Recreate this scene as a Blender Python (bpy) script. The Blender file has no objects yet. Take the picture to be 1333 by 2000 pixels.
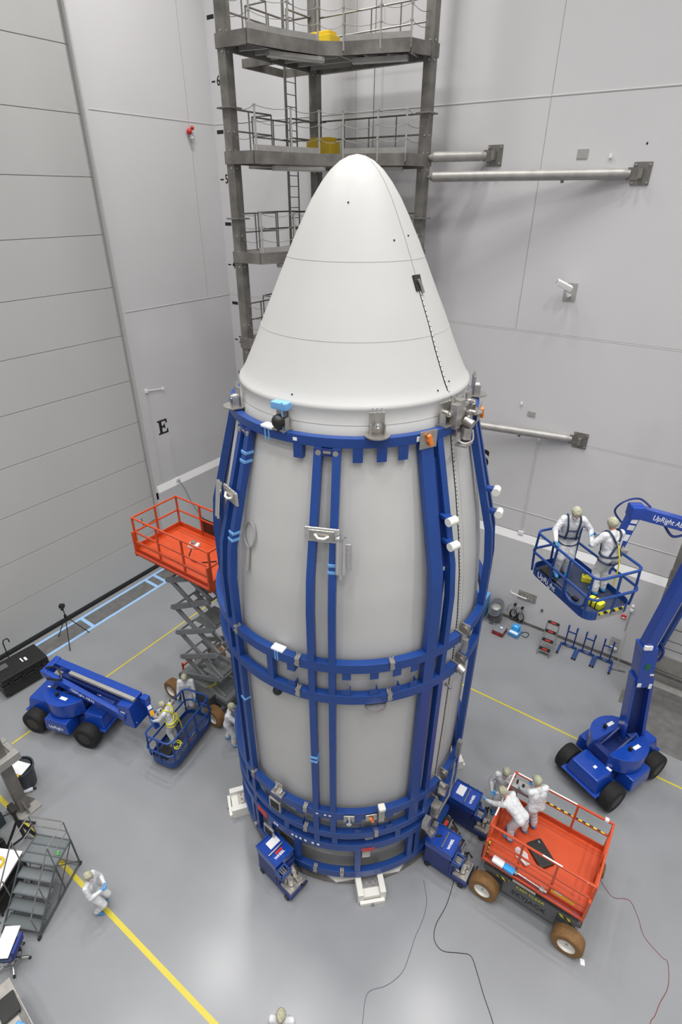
import bpy, bmesh, math, random
from mathutils import Vector, Matrix
random.seed(7)
sc = bpy.context.scene
C = sc.collection
V = Vector
R = math.radians

# ------------------------------------------------------------------ camera
cam = bpy.data.cameras.new('camera'); camo = bpy.data.objects.new('camera', cam); C.objects.link(camo)
F_, YAW, PITCH, ROLL = 1079.547, -0.606750, 0.519701, 0.0034427
fw = V((math.sin(YAW)*math.cos(PITCH), math.cos(YAW)*math.cos(PITCH), -math.sin(PITCH)))
rt = V((math.cos(YAW), -math.sin(YAW), 0)); up = rt.cross(fw)
r2 = math.cos(ROLL)*rt + math.sin(ROLL)*up; u2 = -math.sin(ROLL)*rt + math.cos(ROLL)*up
camo.matrix_world = Matrix.Translation((18.3995, -18.0313, 14.6846)) @ Matrix((r2, u2, -fw)).transposed().to_4x4()
cam.sensor_fit = 'VERTICAL'; cam.sensor_height = 36.0; cam.lens = F_*36.0/2000.0
cam.clip_end = 200; sc.camera = camo

# ------------------------------------------------------------------ world, lights, exposure
w = bpy.data.worlds.new('world'); sc.world = w; w.use_nodes = True
w.node_tree.nodes['Background'].inputs[0].default_value = (0.9, 0.95, 1.0, 1)
w.node_tree.nodes['Background'].inputs[1].default_value = 0.3
sc.view_settings.view_transform = 'Standard'; sc.view_settings.look = 'None'
sc.view_settings.exposure = 0.0; sc.view_settings.gamma = 1.0; sc.view_settings.use_curve_mapping = False
CEIL = 27.0
LP = 290.0
WT = ((1.7, .8, .8, .8, .9), (1.0, .75, .7, .6, .6), (.75, .75, .7, .6, .6), (.8, 1.1, 1, .8, .8), (.8, 1.1, 1, 1, 1))   # lamp output by grid place, x then y
for ix, x in enumerate((3.6, 9.0, 15.0, 21.0, 27.0)):
    for iy, y in enumerate((-4.2, -9.5, -15.0, -20.5, -25.5)):
        L = bpy.data.lights.new('high_bay_light', 'AREA'); L.shape = 'RECTANGLE'; L.size = 1.3; L.size_y = 0.8
        L.energy = LP*WT[ix][iy]; L.spread = R(117); L.color = (1.0, 0.985, 0.965)
        lo = bpy.data.objects.new('high_bay_light', L); lo.location = (x, y, CEIL-0.4); C.objects.link(lo)

# ------------------------------------------------------------------ materials
def mat(name, col, rough=0.5, metal=0.0, var=0.0, vscale=3.0, bump=0.0, bscale=20.0, spec=0.5, alpha=1.0, coat=0.0, emit=None):
    m = bpy.data.materials.new(name); m.use_nodes = True
    nt = m.node_tree; b = nt.nodes['Principled BSDF']
    b.inputs['Base Color'].default_value = (*col, 1); b.inputs['Roughness'].default_value = rough
    b.inputs['Metallic'].default_value = metal; b.inputs['Specular IOR Level'].default_value = spec
    b.inputs['Alpha'].default_value = alpha; b.inputs['Coat Weight'].default_value = coat
    if emit: b.inputs['Emission Color'].default_value = (*emit[:3], 1); b.inputs['Emission Strength'].default_value = emit[3]
    if var or bump:
        tc = nt.nodes.new('ShaderNodeTexCoord')
        n = nt.nodes.new('ShaderNodeTexNoise'); n.inputs['Scale'].default_value = vscale; n.inputs['Detail'].default_value = 5
        nt.links.new(tc.outputs['Object'], n.inputs['Vector'])
        if var:
            mr = nt.nodes.new('ShaderNodeMapRange'); mr.inputs[1].default_value = 0.3; mr.inputs[2].default_value = 0.7
            mr.inputs[3].default_value = 1-var; mr.inputs[4].default_value = 1+var
            nt.links.new(n.outputs['Fac'], mr.inputs[0])
            mx = nt.nodes.new('ShaderNodeVectorMath'); mx.operation = 'SCALE'; mx.inputs[0].default_value = col
            nt.links.new(mr.outputs[0], mx.inputs['Scale']); nt.links.new(mx.outputs[0], b.inputs['Base Color'])
        if bump:
            n2 = nt.nodes.new('ShaderNodeTexNoise'); n2.inputs['Scale'].default_value = bscale; n2.inputs['Detail'].default_value = 3
            nt.links.new(tc.outputs['Object'], n2.inputs['Vector'])
            bp = nt.nodes.new('ShaderNodeBump'); bp.inputs['Strength'].default_value = bump; bp.inputs['Distance'].default_value = 0.05
            nt.links.new(n2.outputs['Fac'], bp.inputs['Height']); nt.links.new(bp.outputs[0], b.inputs['Normal'])
    return m
def stripes(name, c1, c2, scale=8.0, axis=(1, 1, 0), rough=0.5):
    m = bpy.data.materials.new(name); m.use_nodes = True; nt = m.node_tree; b = nt.nodes['Principled BSDF']
    b.inputs['Roughness'].default_value = rough
    tc = nt.nodes.new('ShaderNodeTexCoord'); d = nt.nodes.new('ShaderNodeVectorMath'); d.operation = 'DOT_PRODUCT'
    d.inputs[1].default_value = [a*scale for a in axis]; nt.links.new(tc.outputs['Object'], d.inputs[0])
    fr = nt.nodes.new('ShaderNodeMath'); fr.operation = 'FRACT'; nt.links.new(d.outputs['Value'], fr.inputs[0])
    gt = nt.nodes.new('ShaderNodeMath'); gt.operation = 'GREATER_THAN'; gt.inputs[1].default_value = 0.5; nt.links.new(fr.outputs[0], gt.inputs[0])
    mx = nt.nodes.new('ShaderNodeMix'); mx.data_type = 'RGBA'; mx.inputs[6].default_value = (*c1, 1); mx.inputs[7].default_value = (*c2, 1)
    nt.links.new(gt.outputs[0], mx.inputs[0]); nt.links.new(mx.outputs[2], b.inputs['Base Color'])
    return m
def mesh_mat(name, col, scale=30.0, hole=0.42):
    m = bpy.data.materials.new(name); m.use_nodes = True; nt = m.node_tree; b = nt.nodes['Principled BSDF']
    b.inputs['Base Color'].default_value = (*col, 1); b.inputs['Roughness'].default_value = 0.5; b.inputs['Metallic'].default_value = 0.3
    tc = nt.nodes.new('ShaderNodeTexCoord'); v = nt.nodes.new('ShaderNodeTexVoronoi'); v.inputs['Scale'].default_value = scale
    v.inputs['Randomness'].default_value = 0.0
    nt.links.new(tc.outputs['Object'], v.inputs['Vector'])
    gt = nt.nodes.new('ShaderNodeMath'); gt.operation = 'GREATER_THAN'; gt.inputs[1].default_value = hole
    nt.links.new(v.outputs['Distance'], gt.inputs[0]); nt.links.new(gt.outputs[0], b.inputs['Alpha'])
    return m
M = {}
M['wall'] = mat('wall_paint', (0.64, 0.635, 0.642), 0.62, var=0.015, vscale=0.6, spec=0.3)
M['door'] = mat('door_panel', (0.52, 0.52, 0.512), 0.5, var=0.015, vscale=0.5, spec=0.3)
M['trim'] = mat('lit_ledge_fitting_white', (0.86, 0.86, 0.86), 0.4)  # top light on the sloping ledge painted in as paler colour; also white fittings
M['joint'] = mat('joint_sealant', (0.36, 0.355, 0.34), 0.6)
M['jointl'] = mat('joint_light', (0.8, 0.8, 0.8), 0.5)
M['ceil'] = mat('ceiling_panel', (0.7, 0.7, 0.69), 0.7)
M['floor'] = mat('epoxy_floor', (0.262, 0.270, 0.284), 0.22, var=0.035, vscale=0.8, spec=0.5, bump=0.01, bscale=3)
M['seal'] = mat('rubber_seal', (0.012, 0.012, 0.013), 0.7)
M['plate'] = mat('floor_plate', (0.16, 0.16, 0.155), 0.5, 0.2, var=0.2, vscale=4)
M['btape'] = mat('pale_blue_tape', (0.33, 0.55, 0.85), 0.6)
M['ytape'] = mat('yellow_line', (0.60, 0.50, 0.045), 0.45)
M['galv'] = mat('galvanised_steel', (0.215, 0.205, 0.19), 0.5, 0.45, var=0.3, vscale=2.5, bump=0.05)
M['galvl'] = mat('weathered_steel_light', (0.40, 0.39, 0.37), 0.45, 0.4, var=0.12, vscale=4)
M['rail'] = mat('steel_rail', (0.22, 0.215, 0.20), 0.45, 0.5, var=0.15, vscale=6)
M['stanch'] = mat('bright_stanchion', (0.55, 0.54, 0.51), 0.35, 0.6)
M['chain'] = mat('chain_metal', (0.24, 0.23, 0.21), 0.5, 0.5)
M['lamp'] = mat('lamp_lens', (0.55, 0.55, 0.52), 0.4)
M['yel'] = mat('yellow_plastic', (0.72, 0.50, 0.02), 0.45)
M['black'] = mat('black_paint', (0.01, 0.01, 0.011), 0.55)
M['white'] = mat('fairing_white', (0.505, 0.505, 0.493), 0.42, var=0.012, vscale=1.5, spec=0.35)
M['whitelow'] = mat('fairing_body_white', (0.74, 0.735, 0.71), 0.4, var=0.02, vscale=1.2, spec=0.35)
M['groove'] = mat('joint_groove', (0.43, 0.43, 0.42), 0.6)
M['adapter'] = mat('adapter_grey', (0.33, 0.33, 0.32), 0.35, 0.35, var=0.06)
M['dark'] = mat('dark_cavity', (0.02, 0.02, 0.02), 0.7)
M['blue'] = mat('frame_blue', (0.010, 0.052, 0.24), 0.36, var=0.05, vscale=3, spec=0.5)
M['blueb'] = mat('lift_blue', (0.008, 0.055, 0.36), 0.25, var=0.04, vscale=3, coat=0.4)
M['blued'] = mat('dark_blue_steel', (0.012, 0.03, 0.16), 0.45)
M['blue2'] = mat('light_blue_plastic', (0.08, 0.30, 0.62), 0.45)
M['cyan'] = mat('bright_blue_box', (0.03, 0.36, 0.85), 0.4)
M['tapeb'] = mat('sky_blue_foam', (0.16, 0.38, 0.72), 0.6)
M['foam'] = mat('white_foam', (0.8, 0.85, 0.92), 0.7)
M['ss'] = mat('stainless_plate', (0.46, 0.44, 0.41), 0.32, 0.8, var=0.12, vscale=8)
M['chrome'] = mat('chrome', (0.75, 0.75, 0.75), 0.12, 1.0)
M['foil'] = mat('silver_tape', (0.62, 0.61, 0.60), 0.28, 0.8, bump=0.5, bscale=14)
M['orange'] = mat('orange_red_paint', (0.55, 0.068, 0.016), 0.38, var=0.06, vscale=3, coat=0.2)
M['oran'] = mat('orange_handle', (0.85, 0.22, 0.03), 0.4)
M['red'] = mat('red_paint', (0.55, 0.03, 0.025), 0.4)
M['dred'] = mat('maroon_plastic', (0.22, 0.02, 0.02), 0.4)
M['grey'] = mat('machine_grey', (0.10, 0.105, 0.11), 0.45, var=0.1)
M['greyl'] = mat('scissor_grey', (0.22, 0.23, 0.235), 0.42, 0.2, var=0.1)
M['tan'] = mat('tan_tyre', (0.22, 0.115, 0.04), 0.7, var=0.15, vscale=8, bump=0.3, bscale=30)
M['tyre'] = mat('black_tyre_cover', (0.008, 0.008, 0.009), 0.75, bump=0.3, bscale=8)
M['hub'] = mat('white_hub', (0.72, 0.71, 0.66), 0.4)
M['paper'] = mat('white_paper', (0.85, 0.86, 0.88), 0.6)
M['haz'] = stripes('hazard_tape', (0.75, 0.65, 0.03), (0.015, 0.015, 0.015), 6.0, (1, 0.0, 1))
M['suit'] = mat('white_coverall', (0.66, 0.67, 0.69), 0.6, var=0.06, vscale=5, bump=0.6, bscale=13)
M['glove'] = mat('blue_nitrile', (0.10, 0.38, 0.78), 0.45)
M['shoec'] = mat('blue_shoe_cover', (0.04, 0.28, 0.66), 0.5, bump=0.4, bscale=20)
M['skin'] = mat('skin', (0.50, 0.27, 0.18), 0.5, var=0.05)
M['cap'] = mat('bouffant_cap', (0.50, 0.50, 0.36), 0.7, var=0.2, vscale=14, bump=0.6, bscale=18, alpha=0.82)
M['hair'] = mat('hair', (0.05, 0.035, 0.025), 0.6)
M['mask'] = mat('face_mask', (0.72, 0.76, 0.82), 0.6)
M['navy'] = mat('navy_webbing', (0.015, 0.03, 0.075), 0.6)
M['yweb'] = mat('yellow_webbing', (0.75, 0.72, 0.04), 0.6)
M['gplast'] = mat('grey_plastic', (0.035, 0.042, 0.052), 0.45)
M['blkp'] = mat('black_plastic', (0.012, 0.012, 0.012), 0.42, var=0.2)
M['nylon'] = mat('white_nylon', (0.78, 0.77, 0.72), 0.4)
M['gmesh'] = mesh_mat('expanded_metal', (0.17, 0.19, 0.20), 38, 0.36)
M['bmesh'] = mat('basket_floor', (0.07, 0.09, 0.16), 0.4, 0.5, bump=0.6, bscale=60)
M['stair'] = mat('stair_steel', (0.12, 0.135, 0.14), 0.4, 0.5)
M['wood'] = mat('maple_gold', (0.3, 0.2, 0.1), 0.5)
M['hose'] = mat('grey_hose', (0.10, 0.115, 0.14), 0.5)
M['glass'] = mat('tinted_lid', (0.22, 0.24, 0.27), 0.15, spec=0.6)
M['green'] = mat('green_mark', (0.01, 0.13, 0.08), 0.5)
M['amber'] = mat('amber_label', (0.85, 0.42, 0.02), 0.5)
M['magenta'] = mat('brown_reflect', (0.10, 0.04, 0.03), 0.5)

# ------------------------------------------------------------------ geometry helpers
def frame_from(d, upv=(0, 0, 1)):
    d = V(d).normalized(); u = V(upv)
    if abs(d.dot(u.normalized())) > 0.98: u = V((0, 1, 0)) if abs(d.y) < .9 else V((1, 0, 0))
    s = u.cross(d).normalized(); u = d.cross(s).normalized()
    return s, u, d
class MB:
    def __init__(s): s.v = []; s.f = []; s.m = []; s.cuts = []
    def add(s, vs, fs, mi=0):
        o = len(s.v); s.cuts.append((o, len(s.f))); s.v += [tuple(v) for v in vs]; s.f += [tuple(i+o for i in f) for f in fs]; s.m += [mi]*len(fs); return s
    def box(s, c, size, rot=None, mi=0, taper=1.0):
        hx, hy, hz = [a/2 for a in size]; c = V(c)
        vs = []
        for z in (-1, 1):
            t = taper if z > 0 else 1.0
            for x, y in ((-1, -1), (1, -1), (1, 1), (-1, 1)):
                p = V((x*hx*t, y*hy*t, z*hz))
                if rot is not None: p = rot @ p
                vs.append(c+p)
        return s.add(vs, [(3, 2, 1, 0), (4, 5, 6, 7), (0, 1, 5, 4), (1, 2, 6, 5), (2, 3, 7, 6), (3, 0, 4, 7)], mi)
    def bx(s, x0, x1, y0, y1, z0, z1, mi=0): return s.box(((x0+x1)/2, (y0+y1)/2, (z0+z1)/2), (abs(x1-x0), abs(y1-y0), abs(z1-z0)), None, mi)
    def beam(s, a, b, w, h, upv=(0, 0, 1), mi=0):
        a, b = V(a), V(b); sd, u, d = frame_from(b-a, upv)
        vs = [p+sx*sd*w/2+su*u*h/2 for p in (a, b) for sx, su in ((-1, -1), (1, -1), (1, 1), (-1, 1))]
        return s.add(vs, [(3, 2, 1, 0), (4, 5, 6, 7), (0, 1, 5, 4), (1, 2, 6, 5), (2, 3, 7, 6), (3, 0, 4, 7)], mi)
    def cone(s, a, ra, b, rb, n=12, mi=0, cap=True):
        a, b = V(a), V(b); sd, u, d = frame_from(b-a); vs = []
        for p, r in ((a, ra), (b, rb)):
            for i in range(n):
                t = 2*math.pi*i/n; vs.append(p+r*(math.cos(t)*sd+math.sin(t)*u))
        fs = [(i, (i+1) % n, n+(i+1) % n, n+i) for i in range(n)]
        if cap: fs += [tuple(reversed(range(n))), tuple(range(n, 2*n))]
        return s.add(vs, fs, mi)
    def cyl(s, a, b, r, n=12, mi=0): return s.cone(a, r, b, r, n, mi)
    def tube(s, pts, r, n=8, closed=False, mi=0):
        pts = [V(p) for p in pts]; N = len(pts); vs = []; pu = None
        for i, p in enumerate(pts):
            if closed: d = (pts[(i+1) % N]-pts[i-1])
            else: d = pts[min(i+1, N-1)]-pts[max(i-1, 0)]
            if d.length < 1e-9: d = V((0, 0, 1))
            d.normalize()
            if pu is None: sd, u, _ = frame_from(d)
            else:
                u = pu-pu.dot(d)*d
                if u.length < 1e-6: sd, u, _ = frame_from(d)
                u.normalize(); sd = u.cross(d)
            pu = u
            k = 1.0
            if 0 < i < N-1 or closed:
                d1 = (pts[i]-pts[i-1]); d2 = (pts[(i+1) % N]-pts[i])
                if d1.length > 1e-9 and d2.length > 1e-9:
                    c = max(0.3, math.cos(d1.angle(d2)/2)); k = 1/c if c > .8 else 1.15
            for j in range(n):
                t = 2*math.pi*j/n; vs.append(p+r*k**0.5*(math.cos(t)*sd+math.sin(t)*u))
        fs = []
        for i in range(N if closed else N-1):
            a = i*n; b = ((i+1) % N)*n
            fs += [(a+j, b+j, b+(j+1) % n, a+(j+1) % n) for j in range(n)]
        if not closed: fs += [tuple(range(n)), tuple(reversed(range((N-1)*n, N*n)))]
        return s.add(vs, fs, mi)
    def sphere(s, c, r, n=12, mi=0, rot=None):
        if not hasattr(r, '__len__'): r = (r, r, r)
        c = V(c); m = max(4, n//2); vs = [];
        for i in range(1, m):
            ph = math.pi*i/m
            for j in range(n):
                t = 2*math.pi*j/n; p = V((r[0]*math.sin(ph)*math.cos(t), r[1]*math.sin(ph)*math.sin(t), r[2]*math.cos(ph)))
                if rot is not None: p = rot @ p
                vs.append(c+p)
        top = V((0, 0, r[2])); bot = -top
        if rot is not None: top = rot @ top; bot = rot @ bot
        vs += [c+top, c+bot]; T = len(vs)-2; B = T+1; fs = []
        for i in range(m-2):
            for j in range(n): fs.append((i*n+j, (i+1)*n+j, (i+1)*n+(j+1) % n, i*n+(j+1) % n))
        for j in range(n): fs.append((T, j, (j+1) % n)); fs.append((B, (m-2)*n+(j+1) % n, (m-2)*n+j))
        return s.add(vs, fs, mi)
    def prism(s, poly, z0, z1, mat4=None, mi=0):
        n = len(poly); vs = [V((x, y, z0)) for x, y in poly]+[V((x, y, z1)) for x, y in poly]
        if mat4 is not None: vs = [mat4 @ v for v in vs]
        return s.add(vs, [tuple(reversed(range(n))), tuple(range(n, 2*n))]+[(i, (i+1) % n, n+(i+1) % n, n+i) for i in range(n)], mi)
    def arc(s, r0, r1, z0, z1, a0, a1, n=48, mi=0, c=(0, 0)):
        full = abs(a1-a0) >= 359.9; vs = []; fs = []; N = n if full else n+1
        for i in range(N):
            t = R(a0+(a1-a0)*i/n); cx, sx = math.cos(t), math.sin(t)
            for r, z in ((r0, z0), (r1, z0), (r1, z1), (r0, z1)): vs.append((c[0]+r*cx, c[1]+r*sx, z))
        for i in range(n):
            a = i*4; b = ((i+1) % N)*4
            fs += [(a+j, b+j, b+(j+1) % 4, a+(j+1) % 4)[::-1] for j in range(4)]
        if not full: fs += [(0, 1, 2, 3), (n*4+3, n*4+2, n*4+1, n*4)]
        return s.add(vs, fs, mi)
    def lathe(s, prof, n=32, a0=0.0, a1=360.0, mi=0, mat4=None):
        full = abs(a1-a0) >= 359.9; N = n if full else n+1; k = len(prof); vs = []
        for i in range(N):
            t = R(a0+(a1-a0)*i/n)
            for r, z in prof:
                p = V((r*math.cos(t), r*math.sin(t), z)); vs.append(mat4 @ p if mat4 is not None else p)
        fs = []
        for i in range(n):
            a = i*k; b = ((i+1) % N)*k
            for j in range(k-1): fs.append((a+j, b+j, b+j+1, a+j+1))
        return s.add(vs, fs, mi)
    def xform(s, m4): s.v = [tuple(m4 @ V(v)) for v in s.v]; return s
    def obj(s, name, mats, parent=None, smooth=False, bevel=0.0, ang=35):
        me = bpy.data.meshes.new(name); me.from_pydata(s.v, [], s.f)
        if not isinstance(mats, (list, tuple)): mats = [mats]
        for m in mats: me.materials.append(M[m] if isinstance(m, str) else m)
        for p, mi in zip(me.polygons, s.m): p.material_index = mi
        bm = bmesh.new(); bm.from_mesh(me)
        bmesh.ops.recalc_face_normals(bm, faces=bm.faces)
        if bevel:
            es = [e for e in bm.edges if len(e.link_faces) == 2 and e.calc_face_angle(0) > 0.5]
            bmesh.ops.bevel(bm, geom=es, offset=bevel, segments=2, profile=0.5, affect='EDGES', clamp_overlap=True)
        bm.to_mesh(me); bm.free()
        if smooth or bevel:
            for p in me.polygons: p.use_smooth = True
            me.set_sharp_from_angle(angle=R(ang))
        o = bpy.data.objects.new(name, me); C.objects.link(o)
        if bevel: wn = o.modifiers.new('weighted_normals', 'WEIGHTED_NORMAL'); wn.keep_sharp = True
        if parent is not None: o.parent = parent
        return o
def each(mb, name, mats, parent, **k):   # every added piece becomes a part of its own
    cuts = mb.cuts+[(len(mb.v), len(mb.f))]
    for (v0, f0), (v1, f1) in zip(cuts[:-1], cuts[1:]):
        p = MB(); p.v = mb.v[v0:v1]; p.f = [tuple(i-v0 for i in f_) for f_ in mb.f[f0:f1]]; p.m = mb.m[f0:f1]; p.obj(name, mats, parent, **k)
def tag(o, label, cat, group=None):
    o['label'] = label; o['category'] = cat
    if group: o['group'] = group
    return o
def struct(name, mb, mats, **k):
    o = mb.obj(name, mats, **k); o['kind'] = 'structure'; return o
def thing(name, label, cat, loc=(0, 0, 0), rz=0.0, group=None):
    o = bpy.data.objects.new(name, None); C.objects.link(o); o.location = loc; o.rotation_euler = (0, 0, rz)
    o.empty_display_size = 0.2
    return tag(o, label, cat, group)
def dup(o, loc=None, rz=None, label=None, parent=None):
    c = o.copy(); C.objects.link(c)
    if parent is not None: c.parent = parent
    if loc is not None: c.location = loc
    if rz is not None: c.rotation_euler = (0, 0, rz)
    if label: c['label'] = label
    for ch in [x for x in bpy.data.objects if x.parent == o and x != c]: dup(ch, parent=c)
    return c
def text(s, name, size, m4, matl, parent=None, extrude=0.002, align='CENTER', offset=0.0, sx=1.0):
    cu = bpy.data.curves.new(name, 'FONT'); cu.body = s; cu.size = size; cu.extrude = extrude; cu.align_x = align; cu.align_y = 'CENTER'
    cu.offset = offset; cu.resolution_u = 4
    t = bpy.data.objects.new('tmp', cu); C.objects.link(t)
    dg = bpy.context.evaluated_depsgraph_get(); me = bpy.data.meshes.new_from_object(t.evaluated_get(dg))
    bpy.data.objects.remove(t); me.name = name; me.transform(m4 @ Matrix.Scale(sx, 4, (1, 0, 0)))
    me.materials.clear(); me.materials.append(M[matl])
    o = bpy.data.objects.new(name, me); C.objects.link(o)
    if parent is not None: o.parent = parent
    return o
def basis(x, y, o):   # local text axes: x right, y up, z toward the reader
    x = V(x).normalized(); y = V(y); y = (y-y.dot(x)*x).normalized(); z = x.cross(y)
    return Matrix.Translation(o) @ Matrix((x, y, z)).transposed().to_4x4()
def rrect(hx, hy, r, n=4):
    pts = []
    for cx, cy, a in ((hx-r, hy-r, 0), (-hx+r, hy-r, 90), (-hx+r, -hy+r, 180), (hx-r, -hy+r, 270)):
        for i in range(n+1):
            t = R(a+90*i/n); pts.append((cx+r*math.cos(t), cy+r*math.sin(t)))
    return pts
def sag(a, b, s, n=8):
    a, b = V(a), V(b); return [a.lerp(b, i/n)-V((0, 0, 4*s*(i/n)*(1-i/n))) for i in range(n+1)]
def spline(pts, n=6):
    P = [V(p) for p in pts]; out = []
    for i in range(len(P)-1):
        p0 = P[max(i-1, 0)]; p1 = P[i]; p2 = P[i+1]; p3 = P[min(i+2, len(P)-1)]
        for k in range(n):
            t = k/n; out.append(0.5*((2*p1)+(-p0+p2)*t+(2*p0-5*p1+4*p2-p3)*t*t+(-p0+3*p1-3*p2+p3)*t**3))
    out.append(P[-1]); return out

# ------------------------------------------------------------------ room shell
XM, YM = 31.0, -29.0
struct('floor', MB().bx(-1.0, XM+.5, YM-.5, 1.2, -0.3, 0), 'floor')
struct('ceiling', MB().bx(-1.0, XM+.5, YM-.5, 1.2, CEIL, CEIL+.3), 'ceil')
struct('wall_back', MB().bx(-.6, XM+.6, YM-.4, YM, 0, CEIL), 'wall')
struct('wall_side', MB().bx(XM, XM+.4, YM, .4, 0, CEIL), 'wall')
# south wall (right in the photo): plane y=0; thicker below the sloping ledge; opening with a panel door from x=19.35
def wall_s():
    m = MB(); m.bx(-.6, 19.35, 0, .5, 3.3, CEIL); m.bx(19.35, XM, 0, .5, 4.9, CEIL); m.bx(-.6, 19.35, -.10, .5, 0, 3.62)
    struct('wall_south', m, 'wall')
    c = MB(); c.prism([(0, 3.92), (-.10, 3.62), (0, 3.62)], 0, 19.35, basis((0, 1, 0), (0, 0, 1), (0, 0, 0)))
    struct('trim_1', c, 'trim')
    j = MB()
    for z, mi in ((16.98, 0), (11.0, 1), (7.72, 1), (4.78, 0)):
        j.bx(0.02, XM, -.006, 0.004, z-.012, z+.012, mi); j.bx(0.02, XM, -.006, 0.004, z+.012, z+.03, 1-mi)
    j.bx(12.6, 12.615, -.004, .004, 11, CEIL); j.bx(6.4, 6.415, -.004, .004, 11, CEIL)
    j.bx(0, 19.35, -.012, 0.003, 3.93, 3.95)
    struct('trim_2', j, ['joint', 'jointl'])
    b = MB(); b.bx(0, 19.3, -.115, -.10, 0.0, .13); struct('baseboard_south', b, 'galv')
wall_s()
def wall_e():
    m = MB(); m.bx(-.5, 0, -5.42, .5, 3.3, CEIL); m.bx(-.5, .10, -5.30, 0, 0, 3.62); m.bx(-.5, 0, -5.42, -5.3, 0, 3.62)
    struct('wall_east', m, 'wall')
    c = MB(); c.prism([(0, 3.92), (.10, 3.62), (0, 3.62)], -5.30, 0, basis((1, 0, 0), (0, 0, 1), (0, 0, 0)) @ Matrix.Scale(-1, 4, (0, 0, 1)))
    struct('trim_3', c, 'trim')
    j = MB()
    for z in (16.98, 10.98): j.bx(-.004, .006, -5.28, -0.02, z-.012, z+.012, 0); j.bx(-.004, .006, -5.28, -.02, z+.012, z+.025, 1)
    j.bx(-.004, .005, -1.25, -1.24, 11, CEIL)
    struct('trim_4', j, ['joint', 'jointl'])
    e = MB(); e.bx(-.2, .015, -5.46, -5.40, 0, CEIL); struct('trim_5', e, 'door')
    e = MB(); e.bx(-.19, -.12, -5.475, -5.455, 0, CEIL); struct('trim_6', e, 'joint')
wall_e()
dm = MB(); zs = [0.15, 1.82]+[3.47+1.673*k for k in range(12)]
for a, b in zip(zs[:-1], zs[1:]): dm.bx(-.32, -.20, YM, -5.44, a+.012, b-.012)
dr = struct('door_1', dm, 'door', bevel=.006)
MB().bx(-.3, -.215, YM, -5.44, 0.15, CEIL).obj('panel_joint', 'joint', dr)
MB().bx(-.3, -.12, YM, -5.42, 0.0, 0.13).obj('bottom_seal', 'seal', dr)
# door in the south wall at the right edge
d2 = MB(); z2 = [.42, 1.06, 1.41, 1.93, 2.6, 3.3, 4.1, 4.95]
for a, b in zip(z2[:-1], z2[1:]): d2.bx(19.3, XM, .2, .3, a+.02, b-.02)
dr2 = struct('door_2', d2, 'wall', bevel=.006)
MB().bx(19.3, XM, .215, .35, .12, 5.0).obj('panel_joint', 'plate', dr2)
MB().bx(19.3, XM, .12, .2, .14, .78).obj('bottom_plate', 'galvl', dr2)
MB().bx(19.3, XM, .02, .2, 0, .12).obj('bottom_seal', 'plate', dr2)
struct('trim_7', MB().bx(19.35, XM, -.66, -.36, 0.001, .006), 'galvl')
struct('trim_8', MB().bx(19.35, XM, -.36, .1, 0.001, .004), 'plate')
struct('trim_9', MB().bx(19.35, XM, -3.4, -.66, 0.0005, .003), 'plate')
# floor markings
f = MB(); f.bx(3.66, 3.72, -14.6, -4.37, 0, .003); f.bx(3.66, XM, -4.43, -4.37, 0, .003); f.bx(2.0, 16.5, -15.76, -15.65, 0, .003); 
struct('trim_10', f, 'ytape')
struct('trim_11', MB().bx(.22, .96, -22, -2.6, 0, .004), 'plate')
f = MB(); f.bx(.10, .22, -22, -2.6, 0, .006); f.bx(.96, 1.08, -22, -2.6, 0, .006)
for y in (-9.95, -6.85, -6.4, -3.2): f.bx(.22, .96, y-.07, y+.07, 0, .006)
struct('trim_12', f, 'btape')

# ------------------------------------------------------------------ wall fittings and lettering
WS = lambda x, z: basis((1, 0, 0), (0, 0, 1), (x, -.002, z))
SE = lambda y, z: basis((0, 1, 0), (0, 0, 1), (.002, y, z))
for s, z in (('6', 18.27), ('5', 15.22), ('4', 12.17), ('3', 9.12)):
    t = thing('height_number', 'black painted number %s height mark on the white wall beside the tower' % s, 'wall number', (.3, 0, z), group='height numbers on the wall')
    text(s, 'digit', .42, basis((1, 0, 0), (0, 0, 1), (.12, -.003, 0)), 'black', t, .002, offset=.008, sx=.8)
    MB().bx(-.22, -.04, -.004, 0, -.025, .025).obj('dash', 'black', t)
for z, l in ((20.05, 'above the 6'), (16.75, 'between 6 and 5'), (13.68, 'between 5 and 4'), (10.66, 'between 4 and 3'), (7.62, 'below the 3')):
    tag(MB().bx(.12, .46, -.004, 0, z-.06, z+.06).obj('height_dash', 'black'), 'short black painted bar on the wall %s height mark' % l, 'wall mark', 'half-height bars on the wall')
e = MB(); m4 = basis((0, 1, 0), (0, 0, 1), (.001, -4.5, 6.36))
e.prism([(-.25, -.3), (.25, -.3), (.25, -.12), (.20, -.12), (.16, -.23), (-.04, -.23), (-.04, -.04), (.06, -.04), (.08, -.1), (.12, -.1), (.12, .12), (.08, .12), (.06, .05), (-.04, .05), (-.04, .23), (.14, .23), (.19, .12), (.24, .12), (.24, .3), (-.25, .3), (-.25, .25), (-.17, .22), (-.17, -.22), (-.25, -.25)], 0, .004, m4)
tag(e.obj('letter_sign', 'black'), 'large black serif letter E painted on the left wall', 'wall letter')
t = text('S', 'letter_sign', .86, basis((1, 0, 0), (0, 0, 1), (12.17, -.004, 6.42)), 'black', None, .002, offset=.035)
tag(t, 'large black letter S painted on the wall right of the rocket fairing', 'wall letter')
def wallbox(name, label, cat, x, z, sx, sz, d, matl): 
    return tag(MB().box((x, -d/2, z), (sx, d, sz)).obj(name, matl, bevel=min(.006, d/3)), label, cat)
wallbox('cover_plate', 'grey square cover plate high on the wall above the long strut', 'cover plate', 13.68, 15.67, .28, .22, .02, 'joint')
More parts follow.
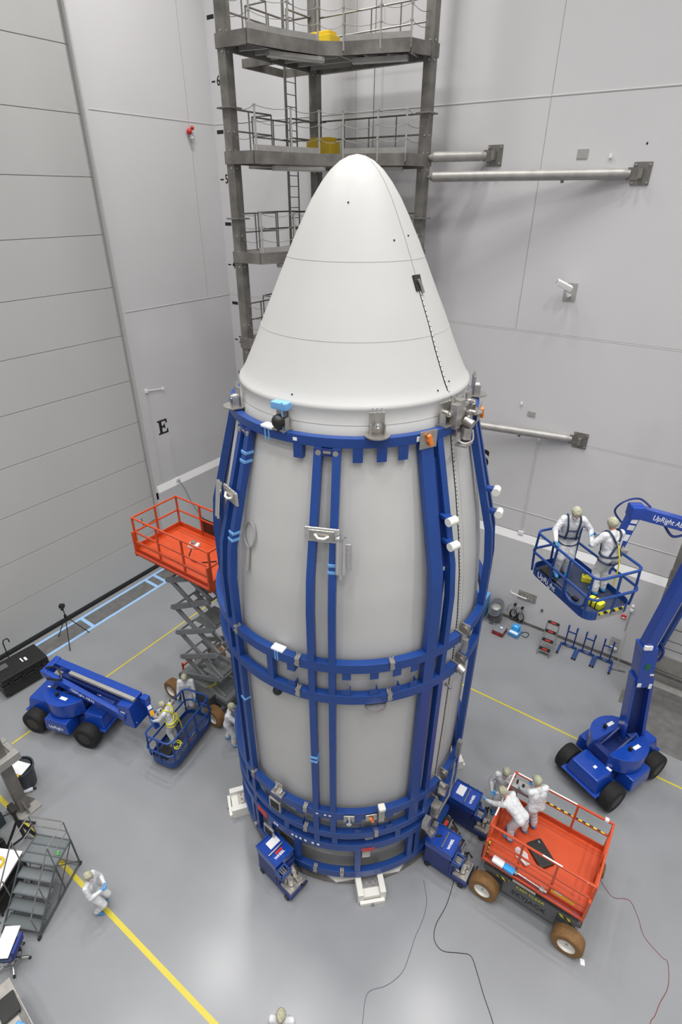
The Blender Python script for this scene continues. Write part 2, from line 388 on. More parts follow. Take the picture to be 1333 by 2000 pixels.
wallbox('cover_plate', 'grey square cover plate on the wall above the lowest strut', 'cover plate', 13.58, 8.41, .26, .17, .02, 'joint')
wallbox('sensor', 'small pale sensor stub on the wall near the upper grey cover plate', 'sensor', 14.4, 15.6, .07, .09, .05, 'trim')
wallbox('sensor', 'small white sensor dot on the wall above the lower grey cover plate', 'sensor', 13.2, 8.7, .06, .09, .05, 'trim')
wallbox('wall_anchor', 'tiny dark bolt hole on the wall at the upper right', 'bolt', 15.2, 15.85, .04, .05, .01, 'black')
# conduit
t = thing('conduit', 'thin pale vertical conduit on the wall under the lowest strut', 'conduit', (13.98, -.005, 3.95))
MB().cyl((0, -.02, .0), (0, -.02, 3.6), .018).obj('pipe', 'wall', t); MB().bx(-.09, .09, -.06, 0, -.1, .05).obj('junction_box', 'trim', t, bevel=.01); MB().bx(-.05, .05, -.06, 0, 3.58, 3.68).obj('end_box', 'trim', t)
t = thing('conduit', 'thin pale vertical conduit with white box beside the blue frame', 'conduit', (12.67, -.005, 3.95))
MB().cyl((0, -.02, 0), (0, -.02, .6), .018).obj('pipe', 'wall', t); MB().bx(-.07, .07, -.1, 0, .55, .78).obj('box', 'trim', t, bevel=.01)
t = thing('conduit', 'thin pale conduit run on the left wall above the letter E', 'conduit', (0, -5.0, 8.0))
MB().cyl((.02, 0, 0), (.02, .8, -.1), .012).obj('pipe', 'trim', t); MB().bx(0, .05, -.06, .06, -.06, .06).obj('box', 'trim', t); MB().bx(0, .05, .77, .83, -.17, -.05).obj('end_box', 'trim', t); MB().cyl((.02, 0, 0), (.02, -.02, -3.9), .006).obj('drop_pipe', 'wall', t)
t = thing('conduit', 'white junction box with hanging cable on the ledge behind the orange lift', 'conduit', (0.05, -4.24, 3.86))
MB().bx(0, .09, -.08, .08, -.05, .08).obj('junction_box', 'trim', t, bevel=.01); MB().tube(spline([(.06, 0, 0), (.15, .2, -.5), (.12, .6, -1.6), (.15, 1.2, -2.8)]), .012, 6).obj('cable', 'hose', t); MB().cyl((.02, 0, .06), (.02, -.02, 2.1), .012).obj('pipe', 'wall', t)
# camera on wall
t = thing('security_camera', 'white security camera on a grey wall plate high on the right wall', 'camera', (14.06, 0, 12.3))
MB().bx(-.19, .17, -.015, 0, -.3, .2).obj('mount_plate', 'joint', t, bevel=.01)
MB().tube([(0, -.01, -.15), (0, -.25, -.12), (-.08, -.32, .05)], .045, 8).obj('arm', 'trim', t, smooth=True)
rr = Matrix.Rotation(R(28), 3, 'Y') @ Matrix.Rotation(R(30), 3, 'Z')
MB().box((-.12, -.36, .16), (.48, .17, .15), rr).obj('housing', 'trim', t, bevel=.02)
MB().box(V((-.12, -.36, .16))-rr @ V((.245, 0, 0)), (.01, .12, .10), rr).obj('lens', 'joint', t)
# alarms
def alarm(name, label, o, xd):
    t = thing(name, label, 'alarm', o); x = V(xd)
    n = V((0, -1, 0)) if abs(x.x) > .5 else V((1, 0, 0))
    MB().sphere(n*.1, .1, 12).obj('horn', 'red', t, smooth=True); MB().sphere(n*.1+x*.16+V((0, 0, .12)), .07, 10).obj('beacon', 'red', t, smooth=True)
    MB().sphere(n*.07+x*.1+V((0, 0, -.18)), (.08, .08, .05), 10).obj('base', 'trim', t, smooth=True)
alarm('alarm_horn', 'small dark red alarm horn high on the left wall near the corner', (0, -1.36, 16.68), (0, 1, 0))
alarm('alarm_horn', 'small red alarm horn with white cap low by the corner behind the frame', (0, -.95, 4.45), (0, 1, 0))
t = thing('fire_alarm', 'small red pull station on the wall below the basket of the raised lift', 'fire alarm', (18.0, -.1, 1.97))
MB().bx(-.08, .08, -.06, 0, -.07, .07).obj('housing', 'red', t, bevel=.01); MB().bx(-.05, .05, -.07, -.06, -.04, .0).obj('lever', 'trim', t)
t = thing('fire_station', 'red and white cylinder on a wall bracket with grey box beneath, beside frame', 'fire equipment', (12.98, -.10, 2.9))
MB().cyl((0, -.09, -.25), (0, -.09, -.05), .07).obj('red_body', 'red', t, smooth=True); MB().cyl((0, -.09, -.05), (0, -.09, .2), .055).obj('white_top', 'ss', t, smooth=True); MB().bx(-.08, .12, -.04, 0, .1, .25).obj('bracket', 'trim', t); MB().bx(-.1, .14, -.14, 0, -.95, -.62).obj('grey_box', 'galvl', t, bevel=.01)
t = thing('utility_panel', 'stainless wall panel with a white pipe and valves low on the right wall', 'utility panel', (14.62, -.10, 1.32))
MB().bx(-.28, .42, -.015, 0, -.2, .2).obj('panel', 'ss', t, bevel=.005)
MB().tube([(-.55, -.16, .13), (-.5, -.16, .05), (-.1, -.15, 0), (.1, -.15, 0)], .025, 8).obj('pipe', 'nylon', t, smooth=True)
v = MB()
for x, z in ((-.1, .03), (.02, .0), (.14, -.02), (.25, -.03)): v.cyl((x, -.015, z), (x, -.1, z), .035); v.sphere((x, -.11, z), .04, 8)
each(v, 'valve', 'ss', t, smooth=True)
wallbox('outlet', 'small dark outlet box on the wall right of the stainless panel', 'outlet', 15.33, .96, .08, .13, .14, 'galv')
# cable coils on the wall
for i, (x, z) in enumerate(((14.33, .42), (14.62, .38))):
    t = thing('cable_coil', 'black cable coil hung above the blue box, %s one' % ('left' if i == 0 else 'right'), 'cable', (x, -.12, z), group='cable coils on the wall')
    c = MB()
    for k in range(5):
        r_ = .15+.008*k; c.tube([(r_*.75*math.cos(a), -.03-.015*k+.01*math.sin(3*a), -.05+r_*1.25*math.sin(a)) for a in [2*math.pi*q/20 for q in range(20)]], .013, 6, True)
    c.obj('coil', 'blkp', t, smooth=True)
    MB().tube(spline([(0, -.04, .15), (.0, -.1, .35), (-.1, -.12, .42), (-.22, -.12, .25), (-.25, -.12, .0)]), .008, 5).obj('tail', 'blkp', t)
    MB().box((0, -.05, .4), (.09, .12, .06)).obj('hook', 'blkp', t)

# ------------------------------------------------------------------ corner access tower
TX, TY, TX2, TY1 = 5.57, -1.03, 9.49, -4.84
tw = thing('access_tower', 'tall grey steel access tower with railed platforms in the corner behind the fairing', 'tower', (0, 0, 0))
for (x, y) in ((TX, TY1), (TX, TY), (TX2, TY)):
    c = MB(); c.bx(x-.14, x+.14, y-.14, y+.14, 0, 26.9)
    for z in (9.0, 14.1, 16.7, 21.8): c.bx(x-.24, x+.24, y-.24, y+.24, z-.02, z+.02)
    c.obj('column', 'galv', tw, bevel=.01)
    b = MB()
    for z in [8.2+.42*k for k in range(34)]:
        if int(z*10) % 25 < 12: b.cyl((x+.141, y-.05, z), (x+.16, y-.05, z), .025, 6); b.cyl((x+.05, y-.141, z), (x+.05, y-.16, z), .025, 6)
    each(b, 'bolt', 'stanch', tw)
OUT = [(TX-.15, TY1-.15), (6.45, TY1-.12), (6.75, -3.8), (7.1, -2.95), (7.62, -2.5), (9.35, -1.9), (TX2+.15, -.88), (TX-.15, -.88)]
def level(z, full=True):
    zb, zt = z, z+.30
    e = MB()
    n = len(OUT)
    for i in range(n):
        a, b = OUT[i], OUT[(i+1) % n]; a, b = V((*a, zb+.15)), V((*b, zb+.15)); e.beam(a, b, .07, .30)
        if i in (1, 2, 4): e.beam(a+V((0, 0, -.14)), b+V((0, 0, -.14)), .16, .02)
    e.obj('edge_beam', 'galv', tw)
    MB().prism(OUT, zt-.06, zt-.02).obj('deck_plate', 'galv', tw)
    j = MB()
    for k in range(6):
        y = -4.3+k*.62; j.beam((TX, y, zb+.1), (min(6.6+max(0, (y+4.2))*.38, 7.4), y+.25, zb+.1), .07, .12)
    for k in range(4):
        x = 7.3+k*.6; j.beam((x, -1.0, zb+.1), (x+.15, -2.5+(x-7.3)*.35, zb+.1), .07, .12)
    j.obj('joists', 'galvl', tw)
    MB().bx(TX-.1, TX2, -1.05, -.9, zb-.05, zb+.2).obj('cross_beam', 'galv', tw)
    # toe boards along the front
    k = MB()
    for i in (1, 2, 4): k.beam(V((*OUT[i], zt+.06)), V((*OUT[i+1], zt+.06)), .012, .15)
    k.obj('toe_board', 'galvl', tw)
    # welded rear and side railing
    r = MB(); H = .98
    rl = [V((TX-.1, TY1+.15, zt)), V((TX-.1, -3.55, zt)), V((TX-.1, -2.95, zt))]
    for h in (H, H*.5):
        r.tube([V((TX-.1, TY1, zt+h)), V((TX-.1, -3.05, zt+h))], .024, 6); r.tube([V((4.72, -3.05, zt+h)), V((TX-.1, -3.05, zt+h))], .024, 6)
        r.tube([V((4.72, -3.05, zt+h)), V((4.72, -1.2, zt+h)), V((TX, -1.2, zt+h))], .024, 6)
        r.tube([V((TX, -.92, zt+h)), V((TX2, -.92, zt+h))], .024, 6)
        r.tube([V((TX-.1, -2.2, zt+h)), V((TX-.1, TY, zt+h))], .024, 6)
    for x, y in ((TX-.1, -4.0), (TX-.1, -3.05), (4.72, -3.05), (4.72, -2.1), (4.72, -1.2), (TX-.1, -2.2), (6.6, -.92), (7.5, -.92), (8.45, -.92)): r.cyl((x, y, zt-.1), (x, y, zt+H), .022, 6)
    r.obj('guard_rail', 'rail', tw)
    # removable stanchions and chains along the open front
    sp = [V((6.47, -4.86, zt)), V((6.78, -3.75, zt)), V((7.1, -2.9, zt)), V((7.66, -2.52, zt)), V((8.6, -2.18, zt)), V((9.35, -1.9, zt))]
    for p in sp: 
        s_ = MB().cyl(p-V((0, 0, .2)), p+V((0, 0, 1.02)), .027, 8); 
        for h in (.35, .68, 1.0): s_.box(p+V((0, 0, h)), (.07, .07, .03))
        s_.obj('stanchion', 'stanch', tw)
    ch = MB(); pts = [V((TX+.1, TY1, zt))]+sp+[V((TX2, -1.1, zt))]
    for h in (.35, .68, 1.0):
        for a, b in zip(pts[:-1], pts[1:]): ch.tube(sag(a+V((0, 0, h)), b+V((0, 0, h)), .06+.05*random.random()), .007, 4)
    ch.obj('chain', 'chain', tw)
    # ladder landing behind
    l = MB(); zl = zb-.02
    for a, b in (((4.35, -2.9), (5.45, -2.9)), ((4.35, -2.9), (4.35, -1.0)), ((4.35, -1.0), (5.5, -1.0))): l.beam((*a, zl+.1), (*b, zl+.1), .06, .2)
    l.bx(4.35, 5.5, -2.9, -2.0, zl+.16, zl+.2)
    l.obj('landing', 'galv', tw)
    for (a, b) in (((6.45, -4.2, zb-.07), (7.15, -2.75, zb-.07)), ((7.75, -2.2, zb-.07), (9.2, -1.75, zb-.07))):
        q = thing('fluorescent_fixture', '', 'light fixture', (0, 0, 0)); LIGHTS.append(q)
        MB().beam(a, b, .22, .10).obj('housing', 'galvl', q, bevel=.01)
        MB().beam(V(a)-V((0, 0, .06)), V(b)-V((0, 0, .06)), .16, .03).obj('lens', 'lamp', q)
LIGHTS = []
ZL = (7.93, 10.43, 12.94, 15.43, 17.93)
for z in ZL: level(z)
nm = ['second lowest', 'lowest visible', 'low', 'middle', 'upper', 'topmost']
lv = ['deck hidden behind fairing', 'deck beside mark 3', 'deck beside mark 4', 'deck behind fairing tip', 'deck near photo top', 'deck above photo edge']
for i, q in enumerate(LIGHTS):
    q['label'] = 'long grey light fixture under the %s side of tower %s' % ('left' if i % 2 == 0 else 'right', lv[i//2]); q['group'] = 'light fixtures under the tower decks'
l = MB()
for y in (-1.75, -1.28): l.cyl((5.0, y, 6), (5.0, y, 26.9), .025, 6)
l.cyl((4.75, -1.5, 6), (4.75, -1.5, 26.9), .03, 6)
for k in range(54): l.cyl((5.0, -1.75, 6.1+.305*k), (5.0, -1.28, 6.1+.305*k), .013, 6)
l.obj('ladder', 'rail', tw)
MB().cyl((7.2, -.2, 8), (7.2, -.2, 26.9), .012, 5).obj('drop_cable', 'rail', tw)
for z, l_ in ((15.73, 'behind the fairing tip'), (18.23, 'near the top edge of the photo')):
    q = thing('yellow_box', 'yellow plastic equipment box on the tower deck %s' % l_, 'box', (6.2, -1.5, z), group='yellow boxes on the tower')
    MB().prism(rrect(.48, .26, .06), 0, .40).obj('body', 'yel', q, bevel=.02); MB().prism(rrect(.40, .2, .05), .40, .5).obj('lid', 'yel', q, bevel=.02)
# struts from tower to the wall
def strut(label, a, b):
    a, b = V(a), V(b); d = (b-a).normalized(); t = thing('wall_strut', label, 'strut', tuple(b), group='pipe struts holding the tower'); A = a-b
    ln = A.length
    m = MB(); n0 = -A.normalized(); m.cone(A, .02, A-A.normalized()*.18, .13, 16); m.cyl(A+n0*.18, -n0*.42, .13, 20); m.cone(-n0*.42, .13, -n0*.26, .09, 16)
    m.obj('pipe', 'galvl', t, smooth=True)
    MB().box((0, -.012, 0), (.44, .024, .52)).obj('wall_plate', 'galv', t, bevel=.005)
    g = MB()
    for dz in (-.07, .07): g.beam((0, -.02, dz), -n0*.34+V((0, 0, dz)), .03, .14, (0, 0, 1))
    g.box((0, -.12, 0), (.1, .2, .22)); g.obj('clevis', 'galv', t)
    bo = MB()
    for x in (-.17, .17):
        for z in (-.2, .2): bo.cyl((x, -.024, z), (x, -.05, z), .022, 6)
    each(bo, 'bolt', 'stanch', t)
    MB().box(-n0*1.9+V((0, 0, -.15)), (.08, .03, .08)).obj('lug', 'galv', t)
strut('short grey pipe strut from the tower to the upper wall plate', (TX2+.1, TY, 15.66), (11.24, 0, 15.70))
strut('long grey pipe strut from the tower to the upper right wall plate', (TX2+.15, TY, 15.17), (15.23, 0, 15.2))
strut('grey pipe strut ending at the lower wall plate right of the blue frame', (TX2+.1, TY, 7.87), (15.26, 0, 7.87))

# ------------------------------------------------------------------ partial towers at right and lower left
t = thing('steel_tower', 'grey steel tower column with deck at the right edge behind the lift', 'tower', (18.98, -1.78, 0))
c = MB(); c.bx(-.15, .15, -.12, .12, 0, 12); c.obj('column', 'galv', t, bevel=.01)
MB().bx(-.3, .3, -.3, .3, 0, .03).obj('base_plate', 'galv', t)
c = MB(); c.beam((-.15, -.12, 4.6), (3.5, -.12, 4.6), .08, .3); c.beam((-.15, .9, 4.6), (3.5, .9, 4.6), .08, .3); c.beam((-.1, -.12, 4.6), (-.1, .95, 4.6), .08, .3); c.obj('edge_beam', 'galv', t)
MB().bx(-.1, 3.5, -.1, .9, 4.66, 4.7).obj('deck_plate', 'galvl', t)
c = MB()
for z in (5.2, 5.75): c.tube([(0.05, 0, z), (3.5, 0, z)], .025, 6)
c.tube([(.15, 0, 5.6), (.15, 0, 4.7)], .03, 6); c.obj('guard_rail', 'rail', t)
c = MB()
for k in range(6): c.cyl((.02, -.12, 4.95+.35*k), (.02, -.145, 4.95+.35*k), .03, 6)
each(c, 'bolt', 'stanch', t)
t = thing('steel_tower', 'grey steel tower foot with wide base plate at the left edge near the bin', 'tower', (6.03, -15.48, 0))
MB().bx(-.13, .13, -.13, .13, .04, 5.5).obj('column', 'galv', t, bevel=.01)
c = MB(); c.bx(-.33, .33, -.33, .33, 0, .05); c.obj('base_plate', 'galvl', t)
c = MB()
for dx, dy in ((1, 0), (-1, 0), (0, 1), (0, -1)):
    p = V((dx, dy, 0)); s_ = p.cross(V((0, 0, 1)))*.02
    vs = [p*.13+V((0, 0, .04))-s_, p*.32+V((0, 0, .04))-s_, p*.13+V((0, 0, .42))-s_]; vs += [v+2*s_ for v in vs]
    c.add(vs, [(0, 1, 2), (5, 4, 3), (0, 3, 4, 1), (1, 4, 5, 2), (2, 5, 3, 0)])
each(c, 'gusset', 'galv', t)
c = MB(); c.bx(.1, .3, -2.0, .35, 2.0, 2.25); c.bx(-.5, -.3, -2.0, .35, 2.0, 2.25); c.bx(-.29, .09, .21, .34, 2.01, 2.24); each(c, 'edge_beam', 'galvl', t, bevel=.01)
MB().bx(-.30, .10, -2.0, .2, 2.19, 2.23).obj('deck_plate', 'galv', t)
MB().tube([(-.45, 0, 2.9), (.0, 0, 2.9)], .03, 6).obj('brace', 'rail', t)

# ------------------------------------------------------------------ fairing halves
AX, AY = 12.774, -9.517
SEAM = -8.0
PR = [(2.72, 2.0), (2.76, 2.2), (2.79, 4.5), (2.80, 6.8), (2.78, 7.6), (2.70, 8.6), (2.58, 9.4), (2.42, 10.2), (2.26, 10.9), (2.17, 11.35), (2.12, 11.60), (2.115, 11.605), (2.10, 11.80), (2.108, 11.83), (2.108, 11.87), (2.075, 11.90), (1.985, 12.05), (1.90, 12.22), (1.74, 12.55), (1.58, 12.92), (1.42, 13.25), (1.22, 13.68), (1.04, 14.06), (.86, 14.40), (.72, 14.65), (.56, 14.88), (.42, 15.04), (.27, 15.16), (.13, 15.225), (0.0, 15.25)]
def rad(z):
    for (r0, z0), (r1, z1) in zip(PR[:-1], PR[1:]):
        if z0 <= z <= z1: return r0+(r1-r0)*(z-z0)/(z1-z0)
    return PR[0][0] if z < 2 else 0
PS = [(rad(z), z) for z in [2.0+.2*k for k in range(49)] if z < 11.5]+[p for p in PR if p[1] > 11.5]
def sstrip(a, w, z0, z1, off, n=60, a2=None):   # strip hugging the shell at angle a (degrees), width w metres
    m = MB(); vs = []; th = .012
    for i in range(n+1):
        z = z0+(z1-z0)*i/n; r = rad(z)+off; aa = R(a if a2 is None else a+(a2-a)*i/n); d = w/2/max(r, .2)
        for rr_, da in ((r-th, -d), (r, -d), (r, d), (r-th, d)): vs.append((rr_*math.cos(aa+da), rr_*math.sin(aa+da), z))
    fs = []
    for i in range(n): fs += [(i*4+j, i*4+4+j, i*4+4+(j+1) % 4, i*4+(j+1) % 4) for j in range(4)]
    return m.add(vs, fs+[(0, 1, 2, 3), (4*n+3, 4*n+2, 4*n+1, 4*n)])
def sring(z, h, off, a0, a1): return MB().arc(rad(z)-.02, rad(z)+off, z-h/2, z+h/2, a0, a1, 72)
halves = []
for nme, a0, a1, lab in (('main', SEAM-180, SEAM, 'large white rocket fairing half facing the camera with round nose'), ('rear', SEAM, SEAM+180, 'white rocket fairing half right of the dark hinge seam')):
    h = thing('fairing_half', lab, 'rocket fairing', (AX, AY, 0), group=None); halves.append(h)
    MB().lathe(PS, 96, a0, a1).obj('shell', 'white', h, smooth=True, ang=60)
    g = MB()
    for z in (13.82, 12.75): g.arc(rad(z)-.01, rad(z)+.003, z-.004, z+.004, a0, a1, 72)
    g.arc(rad(11.6)-.01, rad(11.6)+.004, 11.588, 11.60, a0, a1, 72)
    each(g, 'joint_line', 'groove', h, smooth=True)
    MB().arc(2.45, 2.72, 1.35, 2.0, a0, a1, 64).obj('end_frame', 'adapter', h, smooth=True)
H1, H2 = halves
sstrip(SEAM-.35, .030, 2.2, 13.45, .006).obj('hinge_slot', 'dark', H1)
sstrip(SEAM+.15, .022, 2.2, 13.45, .008).obj('hinge_strip', 'nylon', H2)
k = MB()
for i in range(150):
    z = 2.3+.074*i; r = rad(z)+.010; a = R(SEAM+.15); c_, s_ = math.cos(a), math.sin(a)
    k.box((r*c_, r*s_, z), (.008, .024, .008), Matrix.Rotation(a, 3, 'Z'))
k.obj('hinge_knuckles', 'black', H2)
sstrip(SEAM+.75, .02, 2.2, 13.45, .004).obj('seam_line', 'groove', H2)
sstrip(SEAM, .016, 13.5, 15.2, .005).obj('nose_seam', 'joint', H1)
sstrip(SEAM+3.2, .02, 2.2, 11.2, .003).obj('panel_line', 'groove', H2)
m = MB(); m.box((rad(13.5)+.0, 0, 13.5), (.05, .17, .24), Matrix.Rotation(R(-22), 3, 'Y')); m.xform(Matrix.Rotation(R(SEAM-.3), 4, 'Z')).obj('hatch_opening', 'dark', H1)
m = MB(); m.tube([(rad(13.5)+.03, -.02, 13.56), (rad(13.5)+.06, .03, 13.46), (rad(13.4)+.05, .05, 13.36)], .025, 6); m.xform(Matrix.Rotation(R(SEAM-.3), 4, 'Z')).obj('latch', 'ss', H1)
d = MB()
for a, z in ((-22, 14.1), (-2, 14.15), (-85, 11.98), (-15, 11.98), (-5, 12.05), (-88, 11.33), (-7.5, 10.75), (-66, 14.6)):
    r = rad(z)+.004; d.box((r*math.cos(R(a)), r*math.sin(R(a)), z), (.02, .02, .022), Matrix.Rotation(R(a), 3, 'Z'))
each(d, 'port_hole', 'black', H1)
# ring-handle decal on the lower left shell (grey keyhole outline)
a = R(-101); m4 = Matrix.Rotation(a, 4, 'Z') @ Matrix.Translation((rad(9.3)+.012, 0, 9.42)) @ Matrix.Rotation(R(-10), 4, 'Y')
q = MB(); q.tube([(0, .16*math.cos(t_), .25*math.sin(t_)) for t_ in [2*math.pi*i/24 for i in range(24)]], .018, 6, True); q.tube([(0, 0, -.25), (0.01, .02, -.72)], .035, 6); q.xform(m4).obj('probe_bracket', 'galvl', H1)
# adapter / lower skirt
ad = thing('payload_adapter', 'grey conical adapter ring under the fairing inside the blue frame', 'adapter', (AX, AY, 0))
MB().lathe([(2.3, .16), (2.76, .16), (2.74, .5), (2.70, 1.3), (2.2, 1.34)], 96).obj('skirt', 'adapter', ad, smooth=True)
g = MB(); g.arc(2.70, 2.745, .86, .88, 0, 360, 96); g.arc(2.70, 2.735, 1.1, 1.115, 0, 360, 96); g.obj('band', 'galvl', ad)
MB().lathe([(2.2, 1.34), (2.3, 1.36), (2.3, 1.6)], 64).obj('neck', 'dark', ad)
bs = thing('base_platform', 'white octagonal base plate under the fairing and blue frame', 'base plate', (AX, AY, 0))
MB().prism([(2.98*math.cos(R(-46+90*k+d_)), 2.98*math.sin(R(-46+90*k+d_))) for k in range(4) for d_ in (-15.5, 15.5)], .08, .15).obj('deck', 'nylon', bs, bevel=.01)
MB().arc(2.5, 2.95, 0, .08, 0, 360, 48).obj('plinth', 'galv', bs)
for i, a in enumerate((-46, -128, 44, 134)):
    q = thing('floor_block', ['white block foot with bolted plate under the frame nearest the camera', 'white block foot with bolted plate at the left side of the frame', 'white block foot behind the two blue carts', 'white block foot behind the frame on the far side'][i], 'block', (AX, AY, 0), R(a), group='white feet around the base')
    MB().bx(2.45, 3.38, -.34, -.20, 0, .34).obj('side_rail', 'nylon', q, bevel=.01); MB().bx(2.45, 3.38, .20, .34, 0, .34).obj('side_rail', 'nylon', q, bevel=.01)
    MB().bx(2.45, 3.36, -.2, .2, 0, .22).obj('body', 'nylon', q, bevel=.01); MB().bx(2.5, 3.18, -.19, .19, .22, .25).obj('top_plate', 'ss', q, bevel=.004)
    MB().bx(3.38, 3.46, -.30, .30, 0, .12).obj('front_step', 'nylon', q, bevel=.01)
    b = MB()
    for x in (2.8, 3.08):
        for y in (-.14, 0, .14): b.cyl((x, y, .25), (x, y, .265), .024, 8)
    b.cyl((3.46, 0, .07), (3.5, 0, .07), .03, 8); each(b, 'bolt', 'galv', q)

# ------------------------------------------------------------------ blue handling frame (two halves)
def frame_half(lab, a0, a1):
    t = thing('handling_cradle', lab, 'cradle', (AX, AY, 0))
    def ring(r1, z0, z1, nm='ring', w=.15, b0=a0, b1=a1): MB().arc(r1-w, r1, z0, z1, b0, b1, 96).obj(nm, 'blue', t, bevel=.008)
    ring(2.33, 11.30, 11.46, w=.13); ring(3.0, 7.19, 7.40); ring(3.0, 6.39, 6.61); ring(3.0, 2.72, 2.95); ring(3.0, 2.0, 2.2); ring(3.0, 1.51, 1.74); ring(3.0, .39, .62)
    return t
FA = frame_half('blue steel handling frame half around the front and left of the fairing', SEAM-178, SEAM-3.5)
FB = frame_half('blue steel handling frame half on the right and far side of the fairing', SEAM+2.5, SEAM+176)
def pol(r, a, z): return V((r*math.cos(R(a)), r*math.sin(R(a)), z))
def post(t, a, w, low=True, nm='post'):
    P = [pol(2.27, a, 11.30), pol(2.86, a, 9.15), pol(2.93, a, 8.5), pol(2.93, a, 7.40)]
    T = pol(1, a+90, 0); m = MB()
    for seg in (P,):
        vs = []
        for p in seg:
            for rr_, ss in ((-.07, -1), (.07, -1), (.07, 1), (-.07, 1)): vs.append(p+pol(rr_, a, 0)+T*ss*w/2)
        n = len(seg); m.add(vs, [(i*4+j, i*4+4+j, i*4+4+(j+1) % 4, i*4+(j+1) % 4) for i in range(n-1) for j in range(4)]+[(0, 1, 2, 3), (4*n-1, 4*n-2, 4*n-3, 4*n-4)])
    for z0, z1 in ((6.61, 7.19), (2.95, 6.39), (2.2, 2.72)): m.box(pol(2.93, a, (z0+z1)/2), (.13, w, z1-z0), Matrix.Rotation(R(a), 3, 'Z'))
    m.obj(nm, 'blue', t, bevel=.006)
for (t, angs) in ((FA, (-70.1, -62.7, -111.8, -105.6, -154, -147)), (FB, (10, 17, 52, 60, 96, 104, 140, 147))):
    for a in angs: post(t, a, .13)
# wide channel column right of centre: flat web + flanged edge
post(FA, -26.5, .24, nm='channel_column'); post(FA, -19.6, .13)
m = MB()
for z0, z1 in ((9.1, 11.0), (7.5, 9.0), (2.95, 6.35), (2.2, 2.7)):
    p0, p1 = pol(2.80, -23, z0), pol(2.80 if z1 < 9.3 else 2.34, -23, z1); 
    if z0 == 9.1: p0 = pol(2.80, -23, 9.1)
    m.beam(p0, p1, .24, .02, pol(1, -23, 0))
m.obj('channel_web', 'blued', FA)
m = MB()
for k in range(8):
    z = 7.7+.42*k; r_ = 2.86 if z < 9 else 2.86-(z-9)*.255; m.box(pol(r_-.02, -26.9, z), (.03, .035, .27), Matrix.Rotation(R(-26.9), 3, 'Z'))
for k in range(8): m.box(pol(2.84, -26.9, 3.2+.4*k), (.03, .03, .27), Matrix.Rotation(R(-26.9), 3, 'Z'))
each(m, 'slot', 'whitelow', FA)
# short verticals between lower rings
for t, angs in ((FA, (-51.7, -80, -96, -110, -135, -155)), (FB, (20, 50, 90, 130))):
    for a in angs:
        m = MB(); m.box(pol(2.93, a, 1.06), (.12, .15, .9), Matrix.Rotation(R(a), 3, 'Z')); m.obj('lower_post', 'blue', t, bevel=.006)
for a, z0, z1 in ((-33.5, 1.74, 2.0), (-26, .62, 1.51), (-22, .62, 1.51), (-70, 1.74, 2.0), (-62, 1.74, 2.0), (-85, 1.74, 2.0), (-106, 1.74, 2.0), (-87.0, 6.61, 7.19), (-106, .62, 1.51)):
    m = MB(); m.box(pol(2.93, a, (z0+z1)/2), (.12, .14, z1-z0), Matrix.Rotation(R(a), 3, 'Z')); m.obj('lower_post', 'blue', FA, bevel=.006)
def lug(a, z, s=1, r=2.93, h=.17):
    m = MB(); T = pol(1, a+90, 0); rt_ = Matrix.Rotation(R(a), 3, 'Z')
    m.box(pol(r-.01, a, z-s*h/2)+T*.07, (.12, .02, h), rt_); m.box(pol(r+.045, a, z-s*h/2), (.018, .16, h), rt_)
    m.obj('lug', 'blue', FA)
for a in (-78.6, -54.6, -45.2, -36.4): lug(a, 11.30, 1, 2.27, .24)
for a in (-78, -57.6, -47.8, -39.5, -32.6): lug(a, 7.19, 1); lug(a, 6.61, -1, h=.14)
for a in (-78, -52, -44, -38): lug(a, 2.72, 1, h=.12); lug(a, 2.2, -1, h=.12)
# stainless clamps and bolted splices
def clamp(t, a, z, r=3.0):
    rt_ = Matrix.Rotation(R(a), 3, 'Z'); m = MB(); m.box(pol(r-.02, a, z), (.14, .09, .03), rt_); m.box(pol(r+.015, a, z-.09), (.03, .08, .18), rt_)
    for d in (-.03, .03): m.cyl(pol(r-.05, a, z)+pol(1, a+90, 0)*d, pol(r-.05, a, z+.07)+pol(1, a+90, 0)*d, .014, 6); m.cyl(pol(r+.02, a, z-.1)+pol(1, a+90, 0)*d, pol(r+.07, a, z-.1)+pol(1, a+90, 0)*d, .014, 6)
    m.obj('clamp', 'ss', t)
for a, z in ((-41.8, 7.42), (-75, 7.42), (-42, 6.63), (-75.3, 6.63), (-74.7, 2.97), (-104, 7.42), (-104, 2.97), (-98, .64), (-108, .64), (-44, 2.22), (-75, 2.22), (-71.1, .64), (-58.7, .64)): clamp(FA, a, z)
